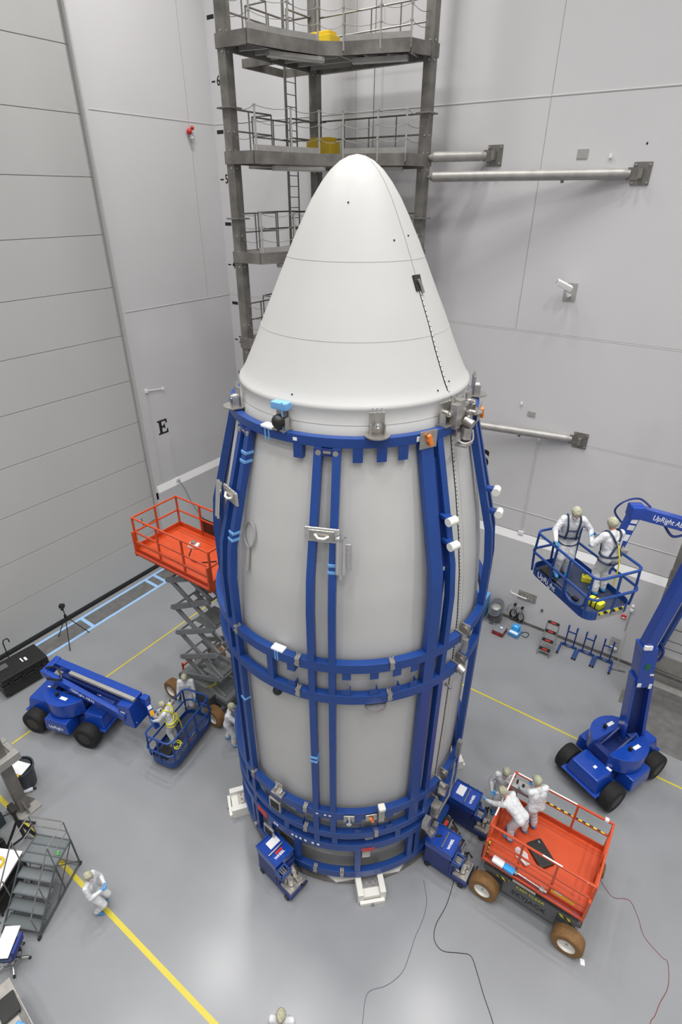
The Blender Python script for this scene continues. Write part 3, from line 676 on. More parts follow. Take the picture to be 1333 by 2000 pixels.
# flanged end of rings near the seam
for t, da in ((FA, -3.5), (FB, 2.5)):
    m = MB()
    for r_, z in ((2.27, 11.38), (2.93, 7.3), (2.93, 6.5), (2.93, 2.84), (2.93, 2.1), (2.93, 1.62)):
        T = pol(1, SEAM+da+90, 0)*(.02 if da < 0 else -.02)
        m.box(pol(r_, SEAM+da, z)+T, (.2, .03, .24), Matrix.Rotation(R(SEAM+da), 3, 'Z'))
        m.cyl(pol(r_, SEAM+da, z)+T*1.2, pol(r_, SEAM+da, z)+T*4, .08, 12)
    each(m, 'end_flange', 'ss', t, smooth=True)
def hoist_bracket(t, a, z=11.46, r=2.26, ball=False, foam=False, disc=True):
    rt_ = Matrix.Rotation(R(a), 3, 'Z'); T = pol(1, a+90, 0)
    m = MB(); m.box(pol(r, a, z+.02), (.2, .26, .03), rt_)
    if disc: m.cyl(pol(r+.02, a, z+.03), pol(r+.02, a, z+.05), .2, 20)
    m.box(pol(r-.05, a, z+.2), (.04, .24, .36), rt_); m.box(pol(r, a, z+.12)+T*.11, (.14, .02, .2), rt_); m.box(pol(r, a, z+.12)-T*.11, (.14, .02, .2), rt_)
    b = m.obj('bracket', 'ss', t)
    n = MB(); n.cyl(pol(r-.03, a, z+.2), pol(r+.05, a, z+.2), .055, 12); n.sphere(pol(r+.06, a, z+.2), .04, 10)
    for d in (-.07, 0, .07): n.cyl(pol(r-.05, a, z+.38)+T*d, pol(r-.05, a, z+.45)+T*d, .012, 6)
    each(n, 'pin', 'chrome', b, smooth=True)
    if ball: MB().sphere(pol(r+.08, a, z+.16), .115, 16).obj('black_ball', 'blkp', b, smooth=True); MB().cyl(pol(r+.06, a, z), pol(r+.06, a, z+.1), .05, 10).obj('neck', 'blkp', b)
    if foam: MB().box(pol(r+.0, a, z+.40), (.16, .30, .12), rt_).obj('foam_pad', 'tapeb', b, bevel=.02); MB().box(pol(r+.07, a, z+.22)+T*.07, (.01, .03, .5), rt_).obj('tape', 'tapeb', b)
hoist_bracket(FA, -86.5, ball=True, foam=True, disc=False); hoist_bracket(FA, -47.2); hoist_bracket(FA, -15, disc=False); hoist_bracket(FA, -122); hoist_bracket(FB, 5); hoist_bracket(FB, 30); hoist_bracket(FB, -5, disc=False)
def handle_plate(t, a, z, r, w=.33, h=.30, hc='oran', rz=0):
    rt_ = Matrix.Rotation(R(a), 3, 'Z'); T = pol(1, a+90, 0)
    o = MB().box(pol(r+.03, a, z), (.02, w, h), rt_).obj('latch_plate', 'ss', t, bevel=.008)
    m = MB(); m.box(pol(r+.08, a, z), (.06, .07, .2), rt_ @ Matrix.Rotation(R(20), 3, 'X')); m.cyl(pol(r+.03, a, z), pol(r+.1, a, z), .05, 12); m.obj('latch_handle', hc, o, bevel=.015)
handle_plate(FA, -26.5, 11.36, 2.34); handle_plate(FB, 12, 11.40, 2.34)
# silver taped handle plates on posts
def taped(t, a, z, r, w=.62):
    rt_ = Matrix.Rotation(R(a), 3, 'Z')
    o = MB().box(pol(r, a, z), (.05, w, .27), rt_).obj('taped_plate', 'foil', t, bevel=.02)
    MB().box(pol(r+.03, a, z), (.02, w*.72, .19), rt_).obj('inner_plate', 'ss', o, bevel=.01)
    MB().tube([pol(r+.04, a-2.4, z+.02), pol(r+.09, a-1, z-.02), pol(r+.09, a+1, z-.02), pol(r+.04, a+2.4, z+.0)], .022, 8).obj('pull_handle', 'nylon', o, smooth=True)
taped(FA, -66.6, 9.95, 2.72, .58); taped(FA, -109, 10.1, 2.70, .5)
m = MB(); T = pol(1, -60+90, 0)
for d in (-.05, .0, .05): m.cyl(pol(2.80, -60, 9.98)+T*d, pol(2.93, -60, 9.35-.1*(d == 0))+T*d, .036, 10)
m.box(pol(2.82, -60, 9.97), (.1, .17, .05)); m.obj('latch_cylinders', 'chrome', FA, smooth=True)
MB().box(pol(2.80, -58, 9.6), (.02, .16, .5), Matrix.Rotation(R(-58), 3, 'Z')).obj('foil_flap', 'foil', FA, bevel=.008)
m = MB(); T = pol(1, -114+90, 0)
for d in (-.05, .05): m.cyl(pol(2.8, -114, 10.3)+T*d, pol(2.9, -114, 9.6)+T*d, .036, 10)
m.obj('latch_cylinders', 'chrome', FA, smooth=True)
# top cross plates of post pairs
for a, t in ((-66.4, FA), (-108.7, FA)):
    rt_ = Matrix.Rotation(R(a), 3, 'Z'); MB().box(pol(2.29, a, 11.22), (.12, .42, .13), rt_).obj('pivot_block', 'blued', t, bevel=.01)
    m = MB()
    for d in (-.14, .14): m.cyl(pol(2.35, a, 11.22)+pol(1, a+90, 0)*d, pol(2.37, a, 11.22)+pol(1, a+90, 0)*d, .045, 12)
    m.box(pol(2.355, a, 11.23), (.01, .12, .04), rt_); m.obj('pivot_pin', 'ss', t)
# nylon rollers
for t, a, zz in ((FA, -21.2, (10.03, 9.6)), (FB, 12, (9.95, 9.5))):
    for z in zz:
        r_ = 3.0-(z-9)*.24 if z > 9 else 3.0
        b = MB().box(pol(r_-.03, a, z+.02), (.22, .14, .06), Matrix.Rotation(R(a), 3, 'Z')).obj('roller_bracket', 'blue', t)
        MB().cyl(pol(r_+.1, a, z)-pol(.09, a+90, 0), pol(r_+.1, a, z)+pol(.09, a+90, 0), .075, 16).obj('roller', 'nylon', b, smooth=True)
# blue tape wraps and white pads
for a, z, r_ in ((-62.7, 9.45, 2.78), (-62.7, 9.33, 2.81), (-70.1, 4.72, 2.93), (-70.1, 4.60, 2.93), (-105.6, 10.9, 2.38), (-105.6, 10.75, 2.42), (-105.6, 9.45, 2.78), (-105.6, 9.32, 2.81), (-105.6, 5.35, 2.93)):
    MB().box(pol(r_, a, z), (.165, .15, .05), Matrix.Rotation(R(a), 3, 'Z')).obj('tape_wrap', 'tapeb', FA)
for a, z, r_ in ((-83.4, 7.42, 2.92), (-93, 11.47, 2.27)): MB().box(pol(r_, a, z), (.16, .26, .05), Matrix.Rotation(R(a), 3, 'Z')).obj('foam_pad', 'foam', FA, bevel=.015)
for a, z, r_ in ((-83.0, 7.3, 3.003), (-84.0, 7.3, 3.003), (-92, 11.36, 2.335), (-94, 11.36, 2.335)): MB().box(pol(r_, a, z), (.01, .025, .22), Matrix.Rotation(R(a), 3, 'Z')).obj('tape_wrap', 'tapeb', FA)
# lower fixtures
def lowfix(a, z, kind):
    rt_ = Matrix.Rotation(R(a), 3, 'Z'); T = pol(1, a+90, 0)
    if kind == 'ring': 
        o = MB().box(pol(3.0, a, z), (.16, .3, .05), rt_).obj('clamp_plate', 'ss', FA, bevel=.01); m = MB(); m.tube([pol(3.0, a, z+.06)+T*.09*math.cos(t_)+V((0, 0, .02))+pol(.09*math.sin(t_), a, 0) for t_ in [2*math.pi*i/16 for i in range(16)]], .018, 6, True); m.obj('eye_ring', 'chrome', o, smooth=True)
        MB().box(pol(2.95, a, z+.14), (.03, .2, .22), rt_).obj('back_plate', 'ss', o)
    if kind == 'knob':
        o = MB().box(pol(3.03, a, z), (.03, .24, .2), rt_).obj('clamp_plate', 'ss', FA, bevel=.01); MB().cyl(pol(3.03, a, z), pol(3.16, a, z), .06, 12).obj('knob', 'chrome', o, smooth=True)
    if kind == 'orange':
        o = MB().box(pol(3.03, a, z), (.03, .26, .2), rt_).obj('latch_plate', 'ss', FA, bevel=.01); MB().box(pol(3.09, a, z), (.06, .06, .16), rt_ @ Matrix.Rotation(R(25), 3, 'X')).obj('latch_handle', 'oran', o, bevel=.01)
    if kind == 'white': 
        o = MB().box(pol(3.04, a, z+.02), (.14, .14, .5), rt_).obj('actuator', 'ss', FA, bevel=.02); MB().box(pol(3.07, a, z+.24), (.16, .16, .1), rt_).obj('actuator_cap', 'nylon', o, bevel=.03)
    if kind == 'window':
        o = MB().box(pol(3.02, a, z), (.06, .34, .36), rt_).obj('window_frame', 'ss', FA, bevel=.01); MB().box(pol(3.05, a, z), (.02, .24, .25), rt_).obj('window_opening', 'dark', o)
    if kind == 'grey':
        o = MB().box(pol(2.85, a, z), (.16, .22, .26), rt_).obj('pad_block', 'ss', FA, bevel=.03)
lowfix(-88.1, 3.0, 'ring'); lowfix(-55.9, 2.84, 'knob'); lowfix(-46.6, 2.84, 'orange'); lowfix(-42.6, 2.95, 'white'); lowfix(-90, 2.5, 'window'); lowfix(-47.6, 1.2, 'grey'); lowfix(-96, 1.1, 'window'); lowfix(-46.5, 1.9, 'grey')
MB().arc(3.0, 3.012, 1.5, 1.6, -50, -44.5, 6).obj('red_patch', 'red', FA); MB().arc(3.0, 3.012, 1.52, 1.72, -104, -97, 6).obj('red_patch', 'red', FA)
m = MB()
for a in (-92, -90.5, -82, -80, -78, -75.5, -72, -69.5): m.arc(3.0, 3.006, 1.6, 1.66, a-.5, a+.6, 2)
for a in (-69.5, -66, -64): m.arc(3.0, 3.006, 2.82, 2.85, a-.5, a+.5, 2)
each(m, 'white_tag', 'paper', FA)
m = MB(); m.arc(3.0, 3.006, 11.35, 11.42, 0, 1, 1); m = MB(); m.box(pol(2.335, -30.5, 11.38), (.01, .06, .08), Matrix.Rotation(R(-30.5), 3, 'Z')); m.box(pol(2.335, -79.5, 11.38), (.01, .07, .05), Matrix.Rotation(R(-79.5), 3, 'Z')); each(m, 'number_tag', 'paper', FA)
# black ball and disc hanging under ring 2b
MB().sphere(pol(2.88, -86, 6.2), .1, 14).obj('black_ball', 'blkp', FA, smooth=True)
m = MB(); m.cyl(pol(2.9, -46.8, 6.36), pol(2.9, -46.8, 6.30), .22, 20); m.box(pol(2.9, -46.8, 6.25), (.12, .1, .1)); m.obj('hanging_disc', 'ss', FA, smooth=True)
# seam hardware cluster at the ring near the seam
m = MB(); a = SEAM+1
m.box(pol(2.33, a-2, 11.65), (.12, .16, .42), Matrix.Rotation(R(a), 3, 'Z')); m.box(pol(2.36, a-5.5, 11.62), (.12, .14, .4), Matrix.Rotation(R(a), 3, 'Z')); m.cyl(pol(2.35, a-6, 11.75), pol(2.35, a+3, 11.75), .035, 10)
m.cyl(pol(2.4, a, 11.5), pol(2.56, a, 11.46), .075, 16); m.cyl(pol(2.38, a+4, 11.6), pol(2.5, a+4, 11.6), .04, 12); m.box(pol(2.4, a+2.5, 11.56), (.1, .12, .14)); m.tube(spline([pol(2.42, a-4, 11.2), pol(2.52, a-3, 11.16), pol(2.56, a+1, 11.18), pol(2.46, a+5, 11.28)]), .018, 8); m.box(pol(2.48, a-2, 11.14), (.2, .28, .03)); m.cyl(pol(2.45, a, 11.4), pol(2.45, a, 11.2), .09, 12)
m.obj('seam_clamp', 'ss', FB, smooth=True)
m = MB(); a = SEAM-1
m.box(pol(3.02, a+1, 7.0), (.1, .1, .34)); m.cyl(pol(3.0, a-1, 6.5), pol(3.14, a-1, 6.45), .09, 14); m.cyl(pol(2.95, a-7, 6.2), pol(3.12, a-7, 6.2), .03, 8); m.box(pol(3.05, 2, 3.4), (.1, .12, .5)); m.cyl(pol(3.05, a-3, 2.9), pol(3.2, a-3, 2.9), .07, 12)
m.tube([pol(3.1, -3, 3.2), pol(3.2, -8, 2.4), pol(3.2, -16, 2.0)], .025, 8); m.box(pol(3.1, -14, 2.1), (.2, .2, .4)); m.box(pol(3.1, -11, 2.7), (.18, .12, .3)); m.box(pol(3.12, -20, 1.9), (.14, .2, .3)); m.cyl(pol(3.05, -17, 1.4), pol(3.25, -17, 1.4), .1, 12); m.box(pol(3.08, -12, 1.2), (.12, .14, .3))
each(m, 'actuator_piece', 'ss', FA, smooth=True)

# ------------------------------------------------------------------ people
def remesh(mb, vox, name, matl, parent, smooth_it=3):
    me = bpy.data.meshes.new('tmp'); me.from_pydata(mb.v, [], mb.f); o = bpy.data.objects.new('tmp', me); C.objects.link(o)
    r = o.modifiers.new('r', 'REMESH'); r.mode = 'VOXEL'; r.voxel_size = vox
    if smooth_it: s_ = o.modifiers.new('s', 'SMOOTH'); s_.iterations = smooth_it; s_.factor = .5
    dg = bpy.context.evaluated_depsgraph_get(); nm = bpy.data.meshes.new_from_object(o.evaluated_get(dg))
    bpy.data.objects.remove(o); bpy.data.meshes.remove(me)
    nm.name = name; nm.materials.clear(); nm.materials.append(M[matl])
    for p in nm.polygons: p.use_smooth = True
    ob = bpy.data.objects.new(name, nm); C.objects.link(ob)
    if parent is not None: ob.parent = parent
    return ob
def cap(m, a, ra, b, rb, n=12): m.cone(a, ra, b, rb, n); m.sphere(a, ra, n); m.sphere(b, rb, n)
def ik(a, c, l1, l2, pole):
    a, c, pole = V(a), V(c), V(pole); d = c-a; L = min(d.length, (l1+l2)*.999); dn = d.normalized(); c = a+dn*L
    x = (l1*l1-l2*l2+L*L)/(2*L); h = math.sqrt(max(0, l1*l1-x*x)); pole = (pole-pole.dot(dn)*dn).normalized()
    return a+dn*x+pole*h, c
def hand_mesh(curl):
    m = MB(); m.box((0, 0, .05), (.075, .028, .09)); cap(m, (0, 0, 0), .026, (0, 0, .02), .03, 10)
    for i, (x, l) in enumerate(((-.032, .062), (-.011, .075), (.011, .080), (.031, .070))):
        p = V((x, 0, .09)); d = V((0, 0, 1)); ax = 0
        for k, (f_, r_) in enumerate(((.45, .0095), (.30, .0088), (.25, .008))):
            ax += curl*(.7 if k == 0 else 1.0)*(1+.08*i); d = V((x*.6*(k == 0), math.sin(ax), math.cos(ax))); q = p+d.normalized()*l*f_*1.1; cap(m, p, r_+.001, q, r_, 8); p = q
    cap(m, (.03, 0, .03), .013, (.062, .015, .065), .011, 8); cap(m, (.062, .015, .065), .011, (.066, .03+.02*curl, .095), .0095, 8)
    return m
HM = {}
for cn, cu in (('relaxed', .35), ('grip', .95)):
    for sgn in (1, -1):
        mb = hand_mesh(cu); mb.v = [(x*sgn, y, z) for x, y, z in mb.v]
        if sgn < 0: mb.f = [tuple(reversed(f_)) for f_ in mb.f]
        ob = remesh(mb, .006, 'glove', 'glove', None, 1); HM[(cn, sgn)] = ob.data; bpy.data.objects.remove(ob)
def person(label, loc, heading, lean=0.0, hands=None, grip=False, feet=((-.11, .0), (.11, .05)), tilt=0.0, nod=0.0, turn=0.0, harness=None, height=1.75, side=0.0, crouch=0.0, mask=True, group=None):
    k = height/1.75
    pv = V((0, 0, .93-crouch)); Rm = Matrix.Rotation(-lean, 3, 'X') @ Matrix.Rotation(side, 3, 'Y')
    U = lambda x, y, z: pv+Rm @ V((x, y, z-.93))
    shift = V((0, -lean*.12, 0)); pv = pv+shift
    sh = [U(-.185, 0, 1.40), U(.185, 0, 1.40)]; hp = [pv+V((-.09, 0, -.02)), pv+V((.09, 0, -.02))]
    ft = [V((feet[0][0], feet[0][1], .09)), V((feet[1][0], feet[1][1], .09))]
    kn = []; 
    for i in (0, 1): a_, b_ = ik(hp[i], ft[i], .43, .42, (0, 1, .1)); kn.append(a_); ft[i] = b_
    if hands is None: hands = [U(-.27, .12, .80), U(.27, .12, .80)]
    hands = [V(h_) for h_ in hands]; el = []
    for i in (0, 1):
        a_, b_ = ik(sh[i], hands[i], .29, .27, ((-1, -.6, -.7) if i == 0 else (1, -.6, -.7))); el.append(a_); hands[i] = b_
    neck = U(0, -.005, 1.45); Hm = Rm @ Matrix.Rotation(turn, 3, 'Z') @ Matrix.Rotation(-nod, 3, 'X') @ Matrix.Rotation(tilt, 3, 'Y'); hc = neck+Hm @ V((0, .02, .155))
    Hd = lambda x, y, z: hc+Hm @ V((x, y, z))
    root = None
    # body: one continuous skin surface
    m = MB(); cap(m, U(0, 0, 1.38), .07, Hd(0, -.01, -.08), .052)
    m.sphere(hc, (.075, .095, .115), 16, rot=Hm); m.sphere(Hd(0, .035, -.055), (.055, .06, .062), 12, rot=Hm); cap(m, Hd(0, .09, .01), .010, Hd(0, .115, -.03), .014, 8)
    for s_ in (-1, 1): m.sphere(Hd(s_*.076, -.005, -.01), (.012, .022, .034), 8, rot=Hm); m.sphere(Hd(s_*.03, .085, .03), (.022, .014, .01), 8, rot=Hm)
    m.sphere(Hd(0, .095, -.07), (.024, .012, .009), 8, rot=Hm)
    for x in (-.08, .08): cap(m, U(x, 0, 1.30), .10, U(x*.8, 0, .95), .10, 12)
    cap(m, sh[0], .055, sh[1], .055)
    for i in (0, 1):
        cap(m, sh[i], .05, el[i], .04); cap(m, el[i], .04, hands[i], .028); cap(m, hp[i], .085, kn[i], .055); cap(m, kn[i], .055, ft[i], .04)
    root = remesh(m, .012, 'person', 'skin', None, 1)
    root.location = loc; root.rotation_euler = (0, 0, heading-math.pi/2); root.scale = (k, k, k); tag(root, label, 'person', group)
    # coverall
    m = MB()
    for x in (-.085, .085): cap(m, U(x, 0, 1.29), .125, U(x*.8, .0, 1.08), .118, 14); cap(m, U(x*.8, 0, 1.08), .118, pv+V((x, -.01, -.02)), .128, 14)
    cap(m, sh[0]+V((0, 0, -.01)), .075, sh[1]+V((0, 0, -.01)), .075); cap(m, U(0, 0, 1.40), .085, U(0, 0, 1.455), .066)
    for i in (0, 1):
        cap(m, sh[i], .078, el[i], .062, 14); cap(m, el[i], .064, hands[i]-(hands[i]-el[i]).normalized()*.01, .042, 14)
        cap(m, hp[i], .115, kn[i], .088, 14); cap(m, kn[i], .090, ft[i]+V((0, 0, .02)), .075, 14)
        # cloth folds at knees, elbows and waist
        for t_ in (.25, .5, .75): p = hp[i].lerp(kn[i], t_); m.sphere(p+V((.012*(-1)**int(t_*4), .015, 0)), (.101-.02*t_,)*2+(.035,), 10)
        for t_ in (.2, .45, .7): p = kn[i].lerp(ft[i], t_); m.sphere(p+V((.01*(-1)**int(t_*9), -.012, 0)), (.088, .087, .03), 10)
        for t_ in (.3, .65): m.sphere(el[i].lerp(hands[i], t_), .053, 10)
    remesh(m, .018, 'coverall', 'suit', root, 2)
    for i in (0, 1):
        d_ = (hands[i]-el[i]).normalized(); g = bpy.data.objects.new('glove', HM[('grip' if grip else 'relaxed', 1 if i == 0 else -1)]); C.objects.link(g); g.parent = root
        inw = V((1 if i == 0 else -1, .2, 0)); inw = (inw-inw.dot(d_)*d_).normalized()
        xx = inw.cross(d_); g.matrix_local = Matrix.Translation(hands[i]-d_*.02) @ Matrix((xx, inw, d_)).transposed().to_4x4()
        s_ = MB(); cap(s_, ft[i]+V((0, -.04, -.035)), .052, ft[i]+V((0, .13, -.045)), .045, 12); cap(s_, ft[i]+V((0, -.01, .03)), .058, ft[i]+V((0, 0, -.02)), .06, 12); s_.v = [(x, y, max(z, .002)) for x, y, z in s_.v]
        remesh(s_, .012, 'shoe_cover', 'shoec', root, 1)
    m = MB(); m.sphere(Hd(0, -.018, .035), (.098, .118, .108), 20, rot=Hm); 
    random.seed(sum(map(ord, label)) % 1000)
    m.v = [tuple(V(v_)+(V(v_)-hc).normalized()*random.uniform(-.004, .007)) for v_ in m.v]
    o = m.obj('hair_cover', 'cap', root, smooth=True, ang=180)
    m = MB(); m.sphere(Hd(0, -.01, .03), (.082, .1, .095), 14, rot=Hm); m.obj('hair', 'hair' if 'bald' not in label else 'skin', root, smooth=True, ang=180)
    if mask: m = MB(); m.sphere(Hd(0, .055, -.055), (.062, .055, .055), 14, rot=Hm); m.obj('face_mask', 'mask', root, smooth=True, ang=180)
    for s_ in (-1, 1): MB().sphere(Hd(s_*.032, .086, .012), (.012, .010, .008), 8, rot=Hm).obj('eye', 'black', root, smooth=True)
    if harness:
        m = MB()
        for s_ in (-1, 1):
            m.tube(spline([U(s_*.11, .14, .98), U(s_*.10, .155, 1.2), U(s_*.12, .12, 1.40), U(s_*.12, -.0, 1.485), U(s_*.10, -.11, 1.42), U(s_*.02, -.15, 1.25), U(-s_*.08, -.155, 1.1), U(-s_*.13, -.13, .97)], 4), .019, 6)
            m.tube([hp[0 if s_ < 0 else 1]+V((.128*math.cos(t_), .135*math.sin(t_), -.10+.05*math.cos(t_)*s_)) for t_ in [2*math.pi*i/14 for i in range(14)]], .017, 6, True)
        m.tube([pv+V((.225*math.cos(t_), .155*math.sin(t_), .06)) for t_ in [2*math.pi*i/20 for i in range(20)]], .02, 6, True)
        m.tube([U(-.1, .155, 1.2), U(.1, .155, 1.2)], .016, 6)
        hn = m.obj('harness', harness, root, smooth=True)
        MB().sphere(U(0, -.17, 1.26), (.04, .02, .05), 10).obj('d_ring', 'ss', hn)
        MB().tube(spline([U(0, -.17, 1.25), U(.03, -.22, 1.0), U(.06, -.2, .7), U(.1, -.1, .3)], 4), .014, 6).obj('lanyard', 'yweb', hn)
    return root
D = lambda a: R(a)
person('person in white coverall with blue shoe covers standing on the yellow line at lower left', (9.86, -15.76, 0), D(30), lean=.05, hands=[(-.08, .32, 1.0), (.08, .32, 1.0)], nod=.1, height=1.62, side=0, crouch=.16, feet=((-.16, 0), (.16, .04)))
person('bald-headed person in a pale hair cover at the bottom edge of the photo', (15.10, -15.16, 0), D(-60), nod=.1, height=1.7, hands=[(-.3, .15, .85), (.3, .15, .85)], mask=False)
person('person in white coverall and yellow harness standing in the lowered blue basket', (7.90, -11.72, .25), D(205), lean=.2, hands=[(-.2, .46, 1.02), (.15, .5, 1.05)], nod=.5, harness='yweb', height=1.70)
person('person in white coverall standing behind the lowered basket by the tan tyre', (7.30, -10.60, 0), D(-50), nod=.3, hands=[(-.25, .2, .85), (.26, .22, .85)], height=1.78)
person('person in white coverall leaning against the left of the blue frame', (9.22, -10.66, 0), D(25), lean=.20, nod=.1, hands=[(-.12, .5, 1.15), (.16, .5, 1.0)], height=1.78, feet=((-.12, -.18), (.12, .12)))
person('person in raised basket facing the camera with both gloves on the rail', (16.60, -6.42, 6.99), D(-62), lean=.12, hands=[(-.36, .30, 1.05), (.34, .36, 1.02)], grip=True, nod=.35, harness='navy', height=1.90)
person('person in raised basket seen from behind with dark harness straps', (17.52, -6.66, 6.99), D(140), lean=.15, hands=[(-.2, .36, 1.15), (.18, .40, 1.1)], nod=.3, harness='navy', height=1.90)
person('person in grey-white coverall standing on the floor behind the orange lift', (16.74, -8.02, 0), D(-75), nod=.25, hands=[(-.3, .1, .84), (.25, .2, .95)], height=1.82)
person('person on the orange lift bending over its left end rail', (17.42, -9.40, 1.34), D(170), lean=.95, hands=[(-.18, .72, .88), (.2, .66, .80)], nod=.0, height=1.72)
person('tall person standing upright on the orange lift beside the control box', (17.70, -8.98, 1.34), D(140), nod=.45, lean=.12, hands=[(-.14, .44, .92), (.2, .46, .95)], height=1.84, feet=((-.13, 0), (.13, .04)))

# ------------------------------------------------------------------ scissor lifts
def wheel(t, c, r, w, tyre, hubm, side=1, ax=(0, 1, 0)):
    ax = V(ax); c = V(c); sd, u, d = frame_from(ax); m4 = Matrix.Translation(c) @ Matrix((sd, u, d)).transposed().to_4x4()
    o = MB().lathe([(r*.55, -w/2), (r*.9, -w/2), (r*.98, -w*.42), (r, -w*.3), (r, w*.3), (r*.98, w*.42), (r*.9, w/2), (r*.55, w/2)], 32, mat4=m4).obj('wheel', tyre, t, smooth=True, ang=30)
    if hubm:
        h = MB(); h.lathe([(0, -w*.30), (r*.5, -w*.30), (r*.58, -w*.5), (r*.6, -w*.4), (r*.6, w*.4), (r*.58, w*.5), (r*.5, w*.30), (0, w*.30)], 24, mat4=m4); h.obj('hub', hubm, o, smooth=True, ang=30)
        b = MB(); b.cyl(c-ax*w*.38, c+ax*w*.38, r*.07, 8); b.obj('axle_cap', 'ss', o)
    else: MB().cyl(c-ax*w*.49, c+ax*w*.49, r*.56, 20).obj('hub', 'blkp', o)
    return o
def scissor(label, loc, rz, deckz, levels, px0, px1, detail):
    t = thing('scissor_lift', label, 'scissor lift', loc, rz, group='orange scissor lifts')
    for x in (-.98, .98):
        for y in (-.98, .98): wheel(t, (x, y, .35), .35, .30, 'tan', 'hub')
    m = MB(); m.bx(-1.15, 1.15, -.60, .60, .35, .62); m.bx(-.62, .62, -.82, -.58, .30, .74); m.bx(-.62, .62, .58, .82, .30, .74)
    for x in (-.98, .98): m.beam((x, -.85, .35), (x, .85, .35), .14, .14)
    m.obj('chassis', 'grey', t, bevel=.015)
    MB().bx(-1.1, 1.1, -.55, .55, .62, .66).obj('base_tray', 'greyl', t, bevel=.005)
    m = MB(); m.beam((-1.3, -.28, .62), (-1.3, .28, .62), .05, .05); m.beam((-1.3, -.28, .3), (-1.3, .28, .3), .04, .04)
    for y in (-.28, .28): m.beam((-1.3, y, .2), (-1.3, y, .75), .05, .05); m.beam((-1.3, y, .5), (-1.15, y, .5), .05, .05)
    m.obj('entry_ladder', 'orange', t)
    if detail:
        text('SKYJACK', 'lettering', .20, basis((1, 0, 0), (0, 0, 1), (0, -.824, .52)), 'black', t, .003)
        MB().bx(-1.1, 1.1, -.84, -.62, .76, .90).obj('side_beam', 'grey', t, bevel=.01)
        text('KEEP CLEAR', 'warning_text', .12, basis((1, 0, 0), (0, 0, 1), (0, -.846, .83)), 'yweb', t, .002)
        for x in (-.78, .62): MB().bx(x, x+.28, -.85, -.84, .80, .86).obj('hazard_strip', 'haz', t)
    for i, (z0, z1) in enumerate(zip(levels[:-1], levels[1:])):
        for s_, y in ((1, -.50), (-1, -.42), (1, .50), (-1, .42)):
            a, b = (-.92, z0), (.90, z1)
            if s_ < 0: a, b = (-.92, z1), (.90, z0)
            MB().beam((a[0], y, a[1]), (b[0], y, b[1]), .07, .17 if not detail else .08).obj('scissor_arm', 'greyl' if not detail else 'grey', t, bevel=.006)
        m = MB(); m.cyl((-.01, -.56, (z0+z1)/2), (-.01, .56, (z0+z1)/2), .035, 10); m.cyl((-.92, -.56, z1), (-.92, .56, z1), .035, 10); m.cyl((.9, -.56, z1), (.9, .56, z1), .035, 10)
        m.obj('pivot_shaft', 'greyl', t)
        if i in (1, 3) and not detail: 
            MB().beam((.1, -.1, z0-.02), (.85, -.1, z0+.02), .8, .05).obj('catch_tray', 'greyl', t)
    if not detail: MB().beam((-.8, 0, levels[0]+.1), (.6, 0, levels[2]), .1, .1).obj('lift_cylinder', 'ss', t); MB().beam((0.2, -.56, .72), (.8, -.56, 1.35), .03, .05).obj('safety_bar', 'haz', t)
    z = deckz; hy = .80
    MB().bx(px0, px1, -hy, hy, z-.06, z).obj('deck', 'orange', t)
    m = MB(); m.bx(px0, px1, -hy-.03, -hy, z-.16, z+.02); m.bx(px0, px1, hy, hy+.03, z-.16, z+.15); m.bx(px0-.03, px0, -hy, hy, z-.16, z+.15); m.bx(px1, px1+.03, -hy, hy, z-.16, z+.15)
    m.bx(px0, px1, -hy-.14, -hy-.10, z-.12, z-.04); m.bx(px0, px1, -hy-.14, -hy, z-.12, z-.10); m.obj('toe_board', 'orange', t, bevel=.004)
    MB().bx(px0+.1, px1-.05, -hy-.085, -hy-.06, z-.12, z-.08).obj('hydraulic_pipe', 'blued', t)
    g = .026
    def rail(z0): return [V((px0, -hy, z0)), V((px1, -hy, z0)), V((px1, hy, z0)), V((px0, hy, z0))]
    m = MB()
    for h_ in (1.05, .58):
        P = rail(z+h_)
        for i in range(4): m.beam(P[i], P[(i+1) % 4], .045, .045)
    m.beam((px0, -hy-.05, z+.28), (px1, -hy-.05, z+.28), .045, .07)
    m.obj('guard_rail', 'orange', t, bevel=.006)
    xs = [px0+(px1-px0)*q for q in (0, .33, .66, 1)]
    for x in xs:
        for y in (-hy, hy): MB().beam((x, y, z-.1), (x, y, z+1.05), .05, .05).obj('rail_post', 'orange', t)
    MB().beam((px0, 0, z), (px0, 0, z+1.05), .05, .05).obj('rail_post', 'orange', t); MB().beam((px1, 0, z), (px1, 0, z+1.05), .05, .05).obj('rail_post', 'orange', t)
    for x, s_ in ((px0+.02, -1), (px1-.02, 1)): MB().bx(x-.03, x+.03, -hy-.12, -hy+.02, z-.2, z+.62).obj('corner_plate', 'orange', t, bevel=.01)
    return t
LS = scissor('raised orange scissor lift left of the fairing with extended grey arms', (7.32, -9.45, 0), 0, 5.62, [.62, 1.45, 2.5, 3.53, 4.58, 5.45], -1.62, 1.5, False)
SJ = scissor('low orange scissor lift at lower right with people on deck', (18.20, -9.28, 0), 0, 1.34, [.76, .86, .96, 1.06, 1.16], -1.17, 1.10, True)
